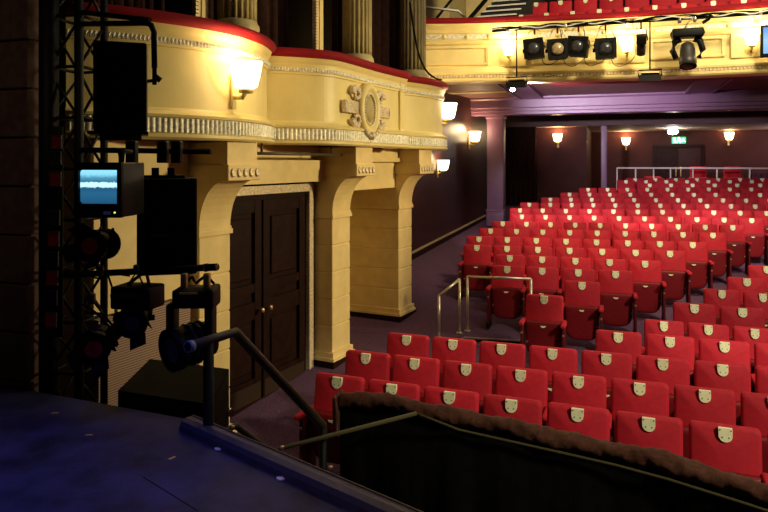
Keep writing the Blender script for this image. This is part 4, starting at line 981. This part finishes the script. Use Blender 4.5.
# string of gel frames on the tower
t = thing('gel_frame_strip', 'vertical strip of small square red and dark colour frames on the tower', 'colour frames', P(54, 330, 5.08))
a, b = P(56.5, 134, 5.08), P(50.5, 330, 5.08)
m = MB(); m.box((a+b)/2+Vector((0, .03, 0)), (.10, .02, (a-b).length+.12), TH, .004); build('backing', m, BLACKM, t)
for i, y in enumerate((142, 158, 179, 218, 239, 259, 278, 298, 320)):
    x = 56.3-(y-142)*.034; q = P(x, y, 5.05); m = MB(); s = .088 if y > 170 else .078
    for sx, sz, wx, wz in ((0, s/2, s+.006, .005), (0, -s/2, s+.006, .005), (s/2, 0, .005, s), (-s/2, 0, .005, s)): m.box(q+Matrix.Rotation(TH, 4, 'Z') @ Vector((sx, 0, sz*1.25)), (wx, .02, wz*1.25 if wz > .01 else wz), TH)
    fr = build('frame', m, GREYM, t)
    m = MB(); m.box(q+Vector((0, .006, 0)), (s, .006, s*1.25), TH); build('gel', m, REDL if i % 2 == 0 else DARKG, fr)
# black case at stage corner
ca, cb, cc = atZ(150, 359, 1.28), atZ(229, 369, 1.28), atZ(118, 390.5, 1.28); cd = cb+(cc-ca)
cs = thing('flight_case', 'black low case beside the stage corner below the stage lights', 'case', ((ca.x+cd.x)/2, (ca.y+cd.y)/2, 0))
m = MB(); m.prism([Vector((v.x, v.y, 0)) for v in (ca, cb, cd, cc)], (0, 0, 1.25)); build('body', m, BLACK, cs)
m = MB(); m.prism([Vector((v.x, v.y, 1.252)) for v in (ca, cb, cd, cc)], (0, 0, .028)); build('lid', m, new_mat('worn black lid', (.008, .009, .006), .85, noise=.4, nscale=10, spec=.08), cs)
q = cb+(cd-cb)*.06
m = MB(); m.lathe([(.035, 0), (.035, .03)], Matrix.Translation((q.x, q.y, .95)) @ Matrix.Rotation(PI/2, 4, 'Y'), 12); build('catch', m, CHROME, cs)

# ------------------------------------------------------------------ house and stage lights, with added unseen spots and fills
light('AREA', (2.6, 8.5, 9.5), 200, (1, .86, .66), 5, target=(1.8, 9.5, 0))
light('SPOT', (6.0, 1.6, 7.6), 3000, (1, .89, .68), .4, target=(1.6, 10.4, 1.0), spot=31, blend=.5)  # added unseen key spot on the middle seats, aimed clear of the piers
light('SPOT', (6.4, .8, 6.8), 3300, (1, .88, .64), .4, target=(.6, 5.6, -.4), spot=36, blend=.35)  # added unseen key spot on the front seats, kept off the piers
for X in (-2.0, .4, 2.8, 5.2): light('SPOT', (X, 12.45, 4.1), 520, (1, .90, .88), .12, target=(X+.2, 16.6, 1.5), spot=52, blend=.5)  # added spots without fittings, brightening the rows under the circle
light('SPOT', (3.0, 7.5, 8.5), 2300, (1, .83, .50), .6, target=(1.2, 13.3, 5.1), spot=78, blend=.5)  # added unseen spot to light the circle front
light('AREA', (2.0, 17.0, 4.62), 12, (1, .86, .74), 5, target=(2.0, 17.0, 0), sy=2)  # added fill under the circle, no fitting modelled
light('SPOT', (6.0, 10.0, 4.4), 2500, (1, .80, .40), .3, target=W(-.7, .2, 3.0), spot=46, blend=.8)  # added unseen side spot brightening box fronts and pier faces
light('SPOT', fq+Vector((-.07, -.02, -.2)), 2900, (.97, .86, 1), .08, target=(-.3, 18.3, 4.9), spot=54, blend=1)
light('POINT', (5.5, 25.0, 3.6), 70, (1, .82, .85), .15)  # added unseen point light to lighten the rear wall at right
light('SPOT', (-2.6, .9, 7.0), 680, (.12, .13, 1), .6, target=(-2.9, 1.9, 1.2), spot=38, blend=.5)
light('SPOT', (1.0, -1.0, 6.0), 230, (1, .62, .80), .6, target=(-.7, 2.4, 1.2), spot=30, blend=.8)  # added pinkish fill on the near stage floor
light('SPOT', (-3.2, .2, 5.2), 60, (1, .72, .5), .3, target=(-5.4, 4.0, 3.2), spot=50, blend=.9)  # added dim spot to bring up the proscenium boards

w = bpy.data.worlds.new('World'); sc.world = w; w.use_nodes = True
w.node_tree.nodes['Background'].inputs[0].default_value = (.5, .4, .35, 1); w.node_tree.nodes['Background'].inputs[1].default_value = .012

cam = bpy.data.cameras.new('Camera'); co = bpy.data.objects.new('Camera', cam); C.objects.link(co); sc.camera = co
cam.sensor_width = 36; cam.lens = F/768*36; cam.clip_start = .05
cam.shift_y = -(256-Y0)/768
co.location = (0, 0, CZ); co.rotation_euler = (PI/2, 0, TH)
vs = sc.view_settings; vs.view_transform = 'Standard'; vs.look = 'None'; vs.gamma = 1; vs.exposure = 0; vs.use_curve_mapping = False
